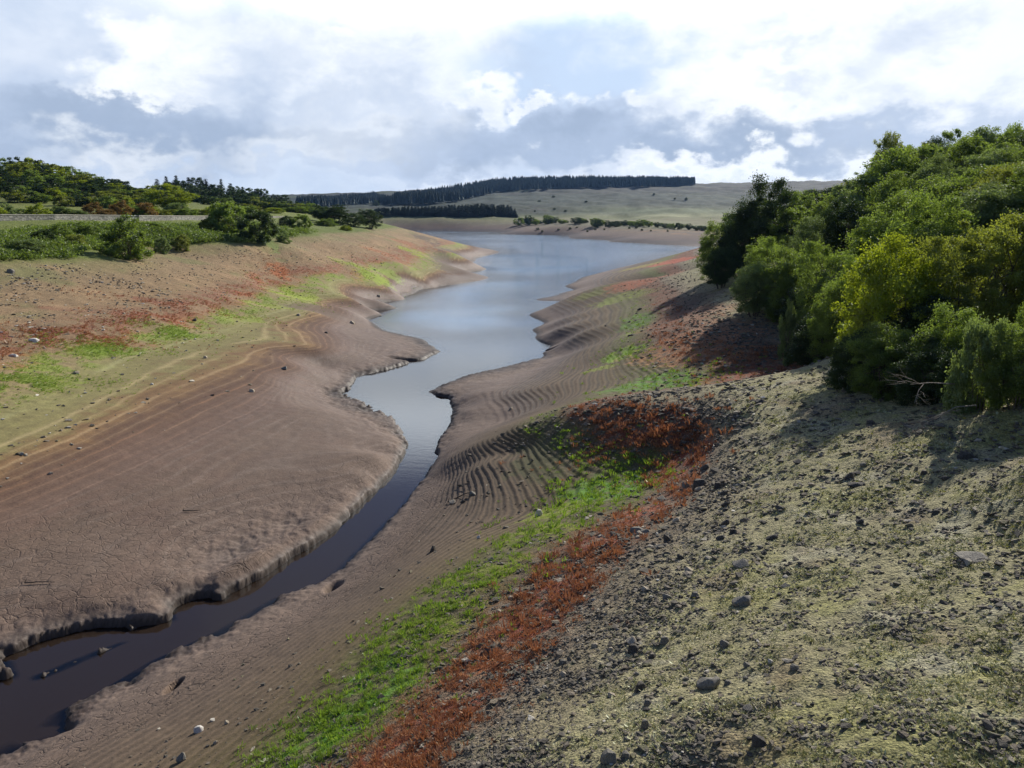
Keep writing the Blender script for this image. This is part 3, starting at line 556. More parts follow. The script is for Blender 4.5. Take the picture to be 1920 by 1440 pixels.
def leaf_mat(name, dark, light, tlc, trans=0.52):
    dark = tuple(c*1.14 for c in dark); light = tuple(min(c*1.06, 255) for c in light)
    m, t, b = mat(name)
    tone = t.new('ShaderNodeAttribute', attribute_name='tone').outputs['Fac']; oi = t.new('ShaderNodeObjectInfo').outputs['Random']
    f = t.m('ADD', tone, t.m('MULTIPLY', t.m('SUBTRACT', oi, 0.5), 0.5), clamp=True)
    col = t.mix(f, (*lin(*dark), 1), (*lin(*light), 1))
    df = t.new('ShaderNodeBsdfDiffuse'); t.l.new(col, df.inputs[0])
    tr = t.new('ShaderNodeBsdfTranslucent'); t.l.new(t.mix(f, (*(lin(*tlc)*.75), 1), (*lin(*tlc), 1)), tr.inputs[0])
    gl = t.new('ShaderNodeBsdfGlossy'); gl.inputs['Roughness'].default_value = 0.45; gl.inputs[0].default_value = (.8, .85, .8, 1)
    a = t.new('ShaderNodeMixShader'); a.inputs[0].default_value = trans; t.l.new(df.outputs[0], a.inputs[1]); t.l.new(tr.outputs[0], a.inputs[2])
    c = t.new('ShaderNodeMixShader'); c.inputs[0].default_value = 0.05; t.l.new(a.outputs[0], c.inputs[1]); t.l.new(gl.outputs[0], c.inputs[2])
    t.l.new(c.outputs[0], m.node_tree.nodes['Material Output'].inputs[0]); m.node_tree.nodes.remove(b)
    return m
def bark_mat(name, c1, c2):
    m, t, b = mat(name); P = t.new('ShaderNodeTexCoord').outputs['Object']
    mp = t.new('ShaderNodeMapping'); t.l.new(P, mp.inputs[0]); mp.inputs['Scale'].default_value = (1, 1, .25)
    n = t.noise(mp.outputs[0], 9, 5, .65); t.l.new(t.mix(t.ss(n, .35, .65), (*lin(*c1), 1), (*lin(*c2), 1)), b.inputs[0]); b.inputs['Roughness'].default_value = .9
    t.l.new(bump(t, n, .8, .03), b.inputs['Normal']); return m
BARK = bark_mat('bark', (70, 62, 50), (112, 102, 86)); BARKD = bark_mat('pine_bark', (60, 48, 40), (92, 74, 60))
LM = dict(
    green=leaf_mat('green_leaves', (46, 62, 28), (112, 132, 60), (152, 176, 62)),
    yellow=leaf_mat('yellow_green_leaves', (70, 88, 20), (134, 150, 42), (180, 194, 40)),
    grey=leaf_mat('grey_green_leaves', (70, 88, 52), (134, 150, 96), (140, 160, 76)),
    dark=leaf_mat('dark_leaves', (34, 48, 22), (66, 84, 36), (86, 110, 36), .3),
    olive=leaf_mat('olive_leaves', (64, 76, 28), (128, 138, 60), (160, 170, 54)),
    rust=leaf_mat('rusty_leaves', (100, 82, 40), (142, 118, 56), (150, 118, 54)),
    bramble=leaf_mat('bramble_leaves', (52, 68, 30), (128, 144, 66), (140, 164, 56), .4),
    needle=leaf_mat('needles', (24, 36, 30), (46, 62, 46), (36, 54, 30), .12))
def broadleaf(seed, Hh, W, clumps, per, leaf, trunk_h=0.12, multi=4, squash=0.85, ragged=0.35):
    """crown and trunk meshes of a broadleaf tree or shrub, Hh high and W wide, standing at the origin"""
    rng = np.random.default_rng(seed); cz = Hh*(trunk_h+(1-trunk_h)*0.48); rx = W/2; rz = Hh*(1-trunk_h)*0.52
    cs = []
    lob = rng.normal(size=(9, 3)); lob /= np.linalg.norm(lob, axis=1)[:, None]; la = rng.uniform(-1, 1, 9)
    while len(cs) < clumps:
        d = rng.normal(size=3); d /= np.linalg.norm(d)
        rr = rng.uniform(0.25, 1)**0.45; k = 1+ragged*float((la*np.clip(lob@d, 0, 1)**4).sum())*0.8+rng.normal()*ragged*0.22
        p = d*rr*np.clip(k, .45, 1.28)*np.array([rx, rx, rz])*0.86; p[2] += cz
        if p[2] > 0.1: cs.append(p)
    cs = np.array(cs); dd = np.sort(np.linalg.norm(cs[:, None]-cs, axis=2), 1)[:, 3]; cs = cs[dd < np.quantile(dd, .93)]; clumps = len(cs); rad = rng.uniform(0.35, 1.0, clumps)*(W*0.095+Hh*0.025)
    co = []; tone = []
    for c, r in zip(cs, rad):
        n = int(per*rng.uniform(.6, 1.4)); d = rng.normal(size=(n, 3)); d /= np.linalg.norm(d, axis=1)[:, None]
        rr = rng.uniform(0.1, 1, (n, 1))**0.5*(1+0.25*rng.normal(size=(n, 1)))
        co.append(c+d*rr*r*np.array([1, 1, squash])); tone.append(np.clip(rng.uniform(.1, .9)+rng.normal(size=n)*.18, 0, 1))
    co = np.concatenate(co); tone = np.concatenate(tone); m = co[:, 2] > 0.02; co = co[m]; tone = tone[m]
    v, q = leaf_quads(rng, co, leaf); me = mesh_np('crown', v, q, False)
    a = me.attributes.new('tone', 'FLOAT', 'POINT'); a.data.foreach_set('value', np.repeat(tone, 4).astype(np.float32))
    tc, tq = [], []
    for s in range(multi):
        w = 2*math.pi*(s+rng.uniform(-.3, .3))/multi; base = Vector((math.cos(w)*.04*W*(multi > 1), math.sin(w)*.04*W*(multi > 1), -.3))
        top = Vector((math.cos(w)*W*.2*(multi > 1), math.sin(w)*W*.2*(multi > 1), cz+rz*.35)); r0 = 0.03*Hh/(multi**.5)
        mid = base.lerp(top, .45)+Vector(rng.normal(size=3)*.04*Hh); tube(tc, tq, [base, mid, top], [r0, r0*.65, r0*.15])
        for j in rng.choice(len(cs), min(len(cs), 16//multi+3), replace=False):
            o = mid.lerp(top, rng.uniform(0, .7)); e = Vector(cs[j]); kk = o.lerp(e, .5)+Vector(rng.normal(size=3)*.05*Hh); tube(tc, tq, [o, kk, e], [r0*.4, r0*.25, r0*.06], 5)
    return me, mesh_np('trunk', np.array(tc), np.array(tq))
def conifer(seed, Hh, W, layers, per, leaf, bare=0.1, irregular=.2):
    rng = np.random.default_rng(seed); co = []; tone = []
    for i in range(layers):
        f = (i+rng.uniform(-.3, .3))/layers; z = Hh*(bare+(1-bare)*max(f, 0)); R = W/2*(1-f)**0.8*(1+irregular*rng.normal()*.6)+.12
        for b in range(max(5, int(9*(1-f)+3))):
            w = rng.uniform(0, 2*math.pi); n = int(per*(1-f*.6)); t = rng.uniform(.1, 1, n)**.7; L = R*rng.uniform(.7, 1.15)
            co.append(np.stack([np.cos(w)*t*L+rng.normal(size=n)*leaf*.8, np.sin(w)*t*L+rng.normal(size=n)*leaf*.8, z-t*t*L*.35+rng.normal(size=n)*leaf*.5], 1)); tone.append(np.clip(rng.uniform(.1, .8)+.4*t-.2, 0, 1))
    co = np.concatenate(co); tone = np.concatenate(tone); v, q = leaf_quads(rng, co, leaf, .6)
    me = mesh_np('crown', v, q, False); a = me.attributes.new('tone', 'FLOAT', 'POINT'); a.data.foreach_set('value', np.repeat(tone, 4).astype(np.float32))
    tc, tq = [], []; tube(tc, tq, [(0, 0, -.5), (0, 0, Hh*.5), (0, 0, Hh*.98)], [Hh*.016, Hh*.01, .02], 6)
    return me, mesh_np('trunk', np.array(tc), np.array(tq))
# prototypes: (crown mesh, trunk mesh, height, width)
def proto(pair, Hh, W): return pair[0], pair[1], Hh, W
NEAR = [proto(broadleaf(100+i, 8, 7.4, 210, 170*LEAFQ, .085, -.08, 5, .7, .6), 8, 7.4) for i in range(4)]
MIDT = [proto(broadleaf(120+i, 9, 7, 170, 95*LEAFQ, .13, .0, 3, .75, .55), 9, 7) for i in range(4)]
SHRB = [proto(broadleaf(140+i, 4, 4.6, 110, 130*LEAFQ, .085, -.22, 6, .85, .28), 4, 4.6) for i in range(3)]
FART = [proto(broadleaf(160+i, 10, 9, 90, 55*LEAFQ, .30, -.05, 2, .8, .4), 10, 9) for i in range(4)]
CONI = [proto(conifer(180+i, 15, 5.2, 26, 16, .32, .03), 15, 5.2) for i in range(3)]
_dressed = {}
def dressed(pr, leafname):
    """the crown mesh in a given foliage"""
    k = (pr[0].name, leafname)
    if k not in _dressed:
        me = pr[0].copy(); me.materials.clear(); me.materials.append(LM[leafname]); _dressed[k] = me
    return _dressed[k]
def plant(name, cat, label, px, ptop, Y, wpx, protos, leaf, group=None, bark=BARK, zoff=0.0, minh=0.8):
    x, y, zt = at_d(px, ptop, Y); z = float(H(x, y)[0])-0.1+zoff; h = max(zt-z, minh); w = max(wpx*Y/FPX, 0.4)
    pr = protos[random.randrange(len(protos))]
    o = bpy.data.objects.new(name, None); C.objects.link(o); o.empty_display_size = .3
    o.location = (x, y, z); o.rotation_euler = (random.uniform(-.04, .04), random.uniform(-.04, .04), random.uniform(0, 6.28)); o.scale = (w/pr[3], w/pr[3]*random.uniform(.9, 1.1), h/pr[2])
    finish(o, label, cat, group)
    link('crown', dressed(pr, leaf), parent=o)
    if not pr[1].materials: pr[1].materials.append(bark)
    link('trunk', pr[1], parent=o)
    return o
jit = random.uniform
WOOD = 'trees of the wood on the right bank'
# the ones anyone could point at
NAMED = [
 ('willow_bush','bush','yellow-green leafy bush standing forward at the foot of the right-hand wood',1690,396,31,225,NEAR,'yellow'),
 ('oak_tree','tree','tall dark round-topped tree at the lakeward end of the right-hand wood',1440,318,82,150,NEAR,'dark'),
 ('oak_tree','tree','dark tree just left of the tallest one at the lakeward tip of the wood',1392,368,84,120,NEAR,'dark'),
 ('willow_bush','bush','lowest dark green bush touching the lake view at the left tip of the wood',1350,408,86,90,NEAR,'green'),
 ('willow_bush','bush','low dark bush hiding the shoreline at the foot of the wood tip',1356,448,78,96,NEAR,'dark'),
 ('sapling','sapling','small pale leafy sapling alone in front of the wood shade',1483,548,47,36,SHRB,'grey'),
 ('willow_bush','bush','rounded green bush between the sapling and the tall dark tree',1450,432,60,125,NEAR,'green'),
 ('willow_bush','bush','pale grey-green bush nearest the camera at the right edge',1862,545,21.5,120,SHRB,'grey'),
 ('birch_tree','tree','leaning birch standing highest on the left shoulder of the wooded skyline',1668,238,98,62,MIDT,'olive'),
 ('willow_bush','bush','green domed bush in front of the road wall, largest of the left bank bushes',230,398,91,112,SHRB,'green'),
 ('willow_bush','bush','smaller grey-green bush at the far left edge above the stony slope',42,441,80,78,SHRB,'grey'),
 ('willow_bush','bush','low dark bush cut by the left picture edge',-6,470,78,44,SHRB,'dark'),
 ('hawthorn_bush','bush','big bright green bush where the road wall ends',425,370,128,90,SHRB,'green'),
 ('hawthorn_bush','bush','dark green right half of the large thicket at the end of the road wall',478,386,122,86,SHRB,'dark'),
 ('hawthorn_bush','bush','olive lower bush at the foot of the thicket beside the road wall',395,402,126,62,SHRB,'olive'),
 ('hawthorn_bush','bush','pale green small shrub on the grass edge right of the big thicket',530,434,128,34,SHRB,'grey'),
 ('hawthorn_bush','bush','left bush of the pair on the grass bank beyond the thicket',536,402,158,42,SHRB,'dark'),
 ('hawthorn_bush','bush','right bush of the pair on the grass bank beyond the thicket',563,398,158,46,SHRB,'green'),
 ('oak_tree','tree','tallest round tree on the left point by the lake',628,380,200,66,MIDT,'dark'),
 ('oak_tree','tree','tree on the left side of the clump on the left point',600,386,212,52,MIDT,'dark'),
 ('oak_tree','tree','rightmost dark tree of the clump on the left point by the lake',693,390,216,50,MIDT,'dark'),
 ('hawthorn_bush','bush','middle tree of the clump on the left point, lower than its neighbours',662,398,208,50,MIDT,'dark'),
 ('hawthorn_bush','bush','bright green low bush in front of the clump on the left point',648,422,176,34,SHRB,'yellow'),
 ('willow_bush','bush','green bush below the tallest tree on the left point',610,408,186,48,SHRB,'green'),
 ('oak_tree','tree','light green domed tree standing behind the road wall gate',316,342,186,92,MIDT,'yellow'),
 ('willow_bush','bush','pale round bush below the light green domed tree',332,374,172,58,SHRB,'grey'),
 ('hawthorn_bush','bush','rusty orange bush behind the road wall left of the gate',222,374,139,50,SHRB,'rust'),
 ('hawthorn_bush','bush','second rusty orange bush just left of the light domed tree',272,372,146,50,SHRB,'rust'),
]
for a in NAMED: plant(a[0], a[1], a[2], *a[3:9])
ROWS = [
 (21,[(1965,520,110)]),
 (30,[(1790,425,170),(1885,380,190),(1975,350,170),(1640,520,90)]),
 (40,[(1610,470,120),(1755,345,190),(1850,318,190),(1960,300,180)]),
 (50,[(1555,440,130),(1640,392,150),(1725,330,150),(1815,300,160),(1905,280,170),(1985,268,150)]),
 (57,[(1415,470,100),(1500,440,120),(1545,490,110),(1475,500,90)]),
 (64,[(1535,395,120),(1605,350,130),(1685,300,130),(1770,276,130),(1862,262,140),(1955,252,140)]),
 (80,[(1500,382,100),(1560,350,100),(1622,322,100),(1692,272,110),(1752,268,100),(1822,250,110),(1892,244,110),(1962,238,110)]),
 (98,[(1480,352,80),(1540,350,80),(1590,328,80),(1632,306,76),(1725,260,80),(1790,238,80),(1850,232,80),(1905,222,80),(1960,216,80)]),
 (120,[(1400,398,70),(1440,372,70),(1520,352,70),(1600,326,80),(1700,264,80),(1762,250,80),(1830,236,80),(1900,228,80)]),
]
FRONT = [
 ('dark green low bush in the deep shade under the yellow-green bush',1640,560,34,150,'green'),('dark green bush tucked at the foot of the wood right of the yellow-green bush',1745,530,29,170,'dark'),
 ('green bush at the wood edge where the ground shadow is widest',1700,640,26.5,120,'dark'),('dark green bush behind the nearest pale bush',1800,560,25,170,'green'),
 ('dark green bush at the right picture edge by the stony ground',1925,600,20.5,150,'green'),('green bush left of the yellow-green bush at the wood edge',1575,520,42,120,'green'),
 ('dark bush on the crest of the stony plateau, leftmost at its upper edge',1608,600,28,120,'dark'),('green bush on the plateau crest just right of the leftmost one',1672,585,26.5,150,'green'),('dark low bush in the shade at the upper edge of the mossy plateau',1755,620,24.5,150,'dark'),('dark bush left of the nearest pale bush, at the plateau edge',1810,640,23,130,'dark'),
 ('low dark bush at the mouth of the second gully',1545,560,44,150,'dark'),('low shaded bush between the sapling and the yellow-green bush',1520,520,52,150,'dark')]
for (lb, px, pt, Y, w, lf) in FRONT: plant('willow_bush', 'bush', lb, px, pt, Y, w, NEAR, lf)
tones = ['green','green','grey','green','grey','olive','green','dark']
words_ = {'green':'mid green','yellow':'yellow-green','grey':'grey-green','olive':'olive','dark':'dark green'}
for k, (Y, row) in enumerate(ROWS):
    rowname = 'front' if Y < 35 else ('middle' if Y < 75 else 'upper')
    for (px, pt, w) in row:
        lf = tones[random.randrange(len(tones))] if Y > 35 else ('green','grey','olive')[random.randrange(3)]
        plant('broadleaf_tree', 'tree', '%s broadleaf tree among the others in the %s part of the right-hand wood' % (words_[lf], rowname), px+jit(-8, 8), pt+jit(-4, 4), Y*jit(.96, 1.04), w*jit(.92, 1.18), NEAR if Y < 75 else MIDT, lf, '%s %s' % (words_[lf], 'trees in the %s part of the right-hand wood' % rowname))
wallY = lambda px: float(np.interp(px, [-100, 0, 200, 380, 520], [99, 107, 125, 155, 208]))
# wooded hill on the left
sk = lambda px: float(np.interp(px, [-120, 0, 50, 100, 150, 200, 250, 300], [300, 293, 292, 301, 317, 331, 345, 352]))
for r, Y in enumerate((195, 215, 236, 258, 282, 310)):
    for px in np.arange(-100, 290+r*2, 30-r):
        q = px+jit(-10, 10); f = (r+1)/6; top = 378+(sk(q)-378)*f**.8
        lf = random.choice(['green','dark','olive','dark','green','yellow'])
        if q > 300 and r < 4: continue
        plant('broadleaf_tree', 'tree', '%s tree on the steep wooded hill at the left, beyond the road' % words_[lf], q, top+jit(-3, 3), Y*jit(.97, 1.03), jit(38, 54), FART, lf, '%s trees on the wooded hill at the left' % words_[lf])
for px in np.arange(-40, 520, 26):
    q = px+jit(-8, 8); lf = random.choice(['green','yellow','olive','rust','grey']) if px < 320 else random.choice(['green','yellow','olive'])
    wd = words_.get(lf, 'rusty')
    plant('hedge_bush', 'bush', '%s bush in the line of scrub just behind the road wall' % wd, q, 386+jit(-9, 6), wallY(q)*jit(1.06, 1.14), jit(44, 64), SHRB, lf, '%s bushes behind the road wall' % wd)
for r, Y in enumerate((250, 290, 330)):
    for px in np.arange(395-r*20, 590+r*8, 24):
        q = px+jit(-8, 8); lf = random.choice(['green','dark','olive','dark'])
        plant('broadleaf_tree', 'tree', '%s tree in the low belt between the dark hill and the lake' % words_[lf], q, float(np.interp(q, [380, 450, 520, 600], [372, 378, 384, 392]))-r*5+jit(-3, 3), Y, jit(32, 44), FART, lf, '%s trees of the low belt left of the lake' % words_[lf])
dk = lambda px: float(np.interp(px, [262, 280, 300, 330, 370, 400, 430, 470, 500, 530, 560, 600], [352, 344, 332, 328, 332, 334, 340, 348, 356, 364, 372, 380]))
for r, Y in enumerate((360, 395, 425)):
    for px in np.arange(270, 600, 20):
        q = px+jit(-6, 6); con = r == 2 and 290 < q < 480 and random.random() < .6
        plant('pine_tree' if con else 'broadleaf_tree', 'tree', ('dark pine on the crest of the second hill from the left' if con else 'dark tree on the second, shaded hill from the left'), q, dk(q)+(2-r)*9+jit(-3, 3), Y, jit(18, 24) if con else jit(28, 38), CONI if con else FART, 'needle' if con else 'dark', 'pines on the crest of the shaded hill' if con else 'dark trees on the shaded hill', BARKD if con else BARK)
# conifer plantation at the head of the lake: every tree of it
for r, (Y, dt) in enumerate(((670, 5), (688, 3), (708, 0), (732, -3))):
    for px in np.arange(704, 966, 6.2):
        q = px+jit(-2, 2); top = float(np.interp(q, [700, 760, 830, 900, 950, 966], [390, 388, 386, 383, 384, 393]))
        plant('conifer', 'tree', 'dark conifer in the plantation behind the bare shore at the head of the lake', q, top+dt*.5+jit(-1.5, 2.5), Y, jit(12, 16), CONI, 'needle', 'conifers at the head of the lake', BARKD)
far_b = [(975,406,22),(990,404,24),(1003,409,20),(1022,400,18),(1030,403,20),(1052,409,22),(1078,405,24),(1086,407,18),(1112,406,22),(1122,408,20),(1140,411,22),(1155,412,20),(1170,411,22),(1188,412,22),(1200,409,26),(1214,414,18),(1232,416,20),(1246,418,18),(1262,418,22),(1274,417,18),(1290,419,16),(1306,420,18),(1320,421,20),(1342,421,20),(1362,420,20)]
for (px, pt, w) in far_b:
    Y = float(np.interp(px, [970, 1060, 1150, 1230, 1300, 1400], [600, 545, 480, 440, 410, 385]))
    for k in range(2): plant('broadleaf_tree', 'tree', 'round dark waterside tree in the line along the far right shore', px+k*9+jit(-3, 3), pt+jit(-1, 2)+k*2, Y+k*12, w*jit(.8, 1.1), FART, random.choice(['dark', 'green', 'dark']), 'trees lining the far right shore')
for _ in range(24):
    px = jit(985, 1340); py = jit(366, 400) if _ < 9 else jit(427, 436)
    x, y, z = place(px, py); 
    if y > 380: plant('gorse_bush', 'bush', 'tiny dark bush dotted on the open moor across the lake' if py < 410 else 'small dark bush on the pale grass just above the far shore', px, py-jit(3, 6), y, jit(4, 8), FART, 'dark', 'lone bushes on the moor' if py < 410 else 'small bushes above the far shore')
for (px, pt, w) in [(912+0*1, 0, 0)][:0]: pass
plant('broadleaf_tree', 'tree', 'lone round tree in the pale field beyond the left point', 705, 374, 1040, 11, FART, 'dark')
for (px, pt, Y, w, lf) in [(75,428,88,50,'dark'),(110,420,96,60,'green'),(140,432,92,44,'olive'),(165,418,100,46,'green'),(20,448,84,40,'dark'),(100,452,86,42,'olive'),(280,416,112,50,'green'),(305,424,112,46,'olive'),(335,418,122,50,'green'),(352,432,118,36,'dark'),(300,440,104,34,'grey'),(340,436,108,34,'olive')]:
    plant('bramble_bush', 'bush', '%s scrubby bush growing out of the bramble bank in front of the road wall' % words_[lf], px, pt, Y, w*1.1, SHRB, lf, '%s bushes in the bramble bank' % words_[lf])
# ridge forest: one far dark mass of conifers
def ridge_forest():
    rng = np.random.default_rng(5); co = []; q = []
    top = [(556,388),(600,380),(640,377),(700,370),(735,382),(736,376),(800,368),(860,358),(930,346),(1000,343),(1100,342),(1200,342),(1250,343),(1300,346)]
    bot = [(556,391),(600,389),(700,382),(735,386),(736,386),(800,384),(860,378),(930,361),(1000,356),(1100,353),(1200,351),(1250,350),(1300,347.5)]
    n = 0
    for i in range(5200):
        px = rng.uniform(556, 1302); a = np.interp(px, *zip(*top)); b = np.interp(px, *zip(*bot)); py = rng.uniform(a, b)
        x, y, z = place(px, py, 300)
        if y < 900 or y > 2300: continue
        h = rng.uniform(12, 16.5)*(1.0 if px > 740 else .8); w = h*.2
        for lay in range(3):
            base = len(co); zb = z+h*(.12+.26*lay); R = w*(1-.26*lay); zt = z+h*min(1, .55+.26*lay)
            for k in range(6):
                an = k*math.pi/3+rng.uniform(-.3, .3); rr = R*rng.uniform(.75, 1.2); co.append((x+rr*math.cos(an), y+rr*math.sin(an), zb+rng.uniform(-.5, .5)))
            co.append((x, y, zt))
            for k in range(6): q.append((base+k, base+(k+1) % 6, base+6))
    me = mesh_np('conifer_forest', np.array(co), np.array(q), False)
    a = me.attributes.new('tone', 'FLOAT', 'POINT'); a.data.foreach_set('value', rng.uniform(0, 1, len(co)).astype(np.float32))
    finish(link('conifer_forest', me, LM['needle']), 'dark conifer forest along the ridge above the moor', 'forest', kind='stuff')
ridge_forest()
# bramble and bracken covering the embankment under the road
def thicket():
    rng = np.random.default_rng(9); cs = []
    for i in range(1900):
        px = rng.uniform(-60, 590); dy = 7; lo = np.interp(px, [-60, 130, 160, 300, 350, 400, 470, 590], [488, 484, 470, 462, 455, 452, 455, 436]); hi = np.interp(px, [-60, 0, 60, 120, 370, 480, 590], [432, 434, 425, 417, 416, 412, 428])
        if px > 380 and rng.random() < .35 or px > 500 and rng.random() < .8: continue
        x, y, z = place(px, rng.uniform(min(hi+dy, lo-2), lo))
        if y < 200: cs.append((x, y, z, rng.uniform(.5, 1.1)))
    co = []; tone = []
    for (x, y, z, r) in cs:
        n = int(70*r*LEAFQ*1.2); d = rng.normal(size=(n, 3)); d /= np.linalg.norm(d, axis=1)[:, None]; d[:, 2] = np.abs(d[:, 2])
        co.append(np.array([x, y, z])+d*r*rng.uniform(.5, 1.1, (n, 1))*np.array([1.3, 1.3, .8])); tone.append(np.clip(rng.uniform(-.2, .8)+rng.normal(size=n)*.15, 0, 1))
    v, q = leaf_quads(rng, np.concatenate(co), .13); me = mesh_np('bramble', v, q, False); tone = np.concatenate(tone)
    a = me.attributes.new('tone', 'FLOAT', 'POINT'); a.data.foreach_set('value', np.repeat(tone, 4).astype(np.float32))
    finish(link('bramble', me, LM['bramble']), 'low tangled bramble and bracken covering the bank below the road wall', 'undergrowth', kind='stuff')
thicket()

# ------------------------------------------------------------------ stones
def place_many(px, py):
    """ground points seen at many pixels at once (nan where only sky)"""
    px = np.asarray(px, float); py = np.asarray(py, float); yv = (720-py)/FPX
    d = np.stack([(px-960)/FPX, math.cos(PITCH)+yv*math.sin(PITCH), -math.sin(PITCH)+yv*math.cos(PITCH)], 1); out = np.full((len(px), 3), np.nan)
    ts = np.exp(np.linspace(math.log(5), math.log(420), 420))
    for s in range(0, len(px), 4000):
        dd = d[s:s+4000]; X = dd[:, :1]*ts; Y = dd[:, 1:2]*ts; Z = CAM_H+dd[:, 2:]*ts; g = Z-H(X.ravel(), Y.ravel()).reshape(X.shape)
        hit = (g[:, 1:] < 0) & (g[:, :-1] >= 0); k = hit.argmax(1); ok = hit.any(1); i = np.arange(len(dd))
        a = g[i, k]; b = g[i, k+1]; f = a/(a-b+1e-12); t = ts[k]+(ts[k+1]-ts[k])*f
        p = dd*t[:, None]; p[:, 2] = H(p[:, 0], p[:, 1]); p[~ok] = np.nan; out[s:s+4000] = p
    return out
def hull(seed, n=16, flat=0.6, long=1.3):
    rng = np.random.default_rng(seed); bm = bmesh.new()
    v = rng.normal(size=(n, 3)); v /= np.linalg.norm(v, axis=1)[:, None]; v *= rng.uniform(.8, 1.05, (n, 1)); v *= np.array([long, 1, flat])*.5
    v[:, 2] = np.clip(v[:, 2], -flat*.32, flat*.36)
    for p in v: bm.verts.new(p)
    r = bmesh.ops.convex_hull(bm, input=bm.verts); bmesh.ops.delete(bm, geom=[g for g in r['geom_interior'] if isinstance(g, bmesh.types.BMVert)], context='VERTS')
    return bm
def stone_mat(name, attr=False):
    m, t, b = mat(name); P = t.new('ShaderNodeTexCoord').outputs['Object']
    f = t.new('ShaderNodeAttribute', attribute_name='tone').outputs['Fac'] if attr else t.new('ShaderNodeObjectInfo').outputs['Random']
    r = t.new('ShaderNodeValToRGB'); t.l.new(f, r.inputs[0]); e = r.color_ramp.elements
    e[0].position = 0; e[0].color = (*lin(84, 78, 70), 1); e[1].position = 1; e[1].color = (*lin(222, 216, 202), 1)
    for p, c in ((.35, (104, 98, 86)), (.62, (128, 116, 98)), (.82, (162, 154, 138))): k = e.new(p); k.color = (*lin(*c), 1)
    n = t.noise(P, 14 if not attr else 25, 6, .65); n2 = t.noise(P, 3, 3, .6)
    g = t.new('ShaderNodeVectorMath', operation='SCALE'); t.l.new(r.outputs[0], g.inputs[0]); t.l.new(t.m('MULTIPLY', t.ss(n, .3, .7, .75, 1.2), t.ss(n2, .3, .7, .8, 1.15)), g.inputs[3])
    col = t.mix(t.m('MULTIPLY', t.ss(n2, .56, .66), .5), g.outputs[0], (*lin(120, 120, 70), 1))
    t.l.new(col, b.inputs[0]); b.inputs['Roughness'].default_value = .88; t.l.new(bump(t, n, .9, .03), b.inputs['Normal'])
    return m
STONE = stone_mat('weathered_stone')
def flatstone(nm, c, c2):
    m, t, b = mat(nm); P = t.new('ShaderNodeTexCoord').outputs['Object']; n = t.noise(P, 12, 6, .65)
    t.l.new(t.mix(t.ss(n, .3, .7), (*lin(*c), 1), (*lin(*c2), 1)), b.inputs[0]); b.inputs['Roughness'].default_value = .85; t.l.new(bump(t, n, .9, .03), b.inputs['Normal']); return m
WHITE = flatstone('white_quartz', (190, 182, 170), (226, 222, 214)); DARK = flatstone('dark_slate', (62, 58, 54), (100, 94, 84)); PALE = flatstone('pale_stone', (160, 148, 128), (204, 190, 166)); GREY = flatstone('grey_stone', (108, 104, 96), (150, 144, 130))
def rock_mesh(seed, flat, long, mt):
    bm = hull(seed, 20, flat, long); bmesh.ops.bevel(bm, geom=list(bm.edges), offset=.035, segments=2, affect='EDGES', profile=.6)
    me = bpy.data.meshes.new('stone'); bm.to_mesh(me); bm.free(); me.materials.append(mt); me.shade_smooth()
    for p in me.polygons: p.use_smooth = p.area < .01
    return me
_rk = {}
def rock(px, py, w, h, mt, label, group=None, name='stone', rot=None):
    x, y, z = place(px, py); s = w*y/FPX/math.cos(PITCH)*1.0; hz = max(h*y/FPX*1.15, s*.22); i = random.randrange(5); fl = 'f' if h < w*.45 else 'r'
    k = (i, fl, mt.name)
    if k not in _rk: _rk[k] = rock_mesh(300+i*7, .45 if fl == 'f' else .8, 1.35 if fl == 'f' else 1.1, mt)
    o = bpy.data.objects.new(name, _rk[k]); C.objects.link(o); o.location = (x, y, z+hz*.12)
    b = .45*.68 if fl == 'f' else .8*.68; lx = 1.35 if fl == 'f' else 1.1
    o.scale = (s/lx, s/lx*jit(.8, 1.1), hz/b); o.rotation_euler = (jit(-.15, .15), jit(-.15, .15), jit(-.3, .3) if rot is None else rot)
    return finish(o, label, 'stone', group)
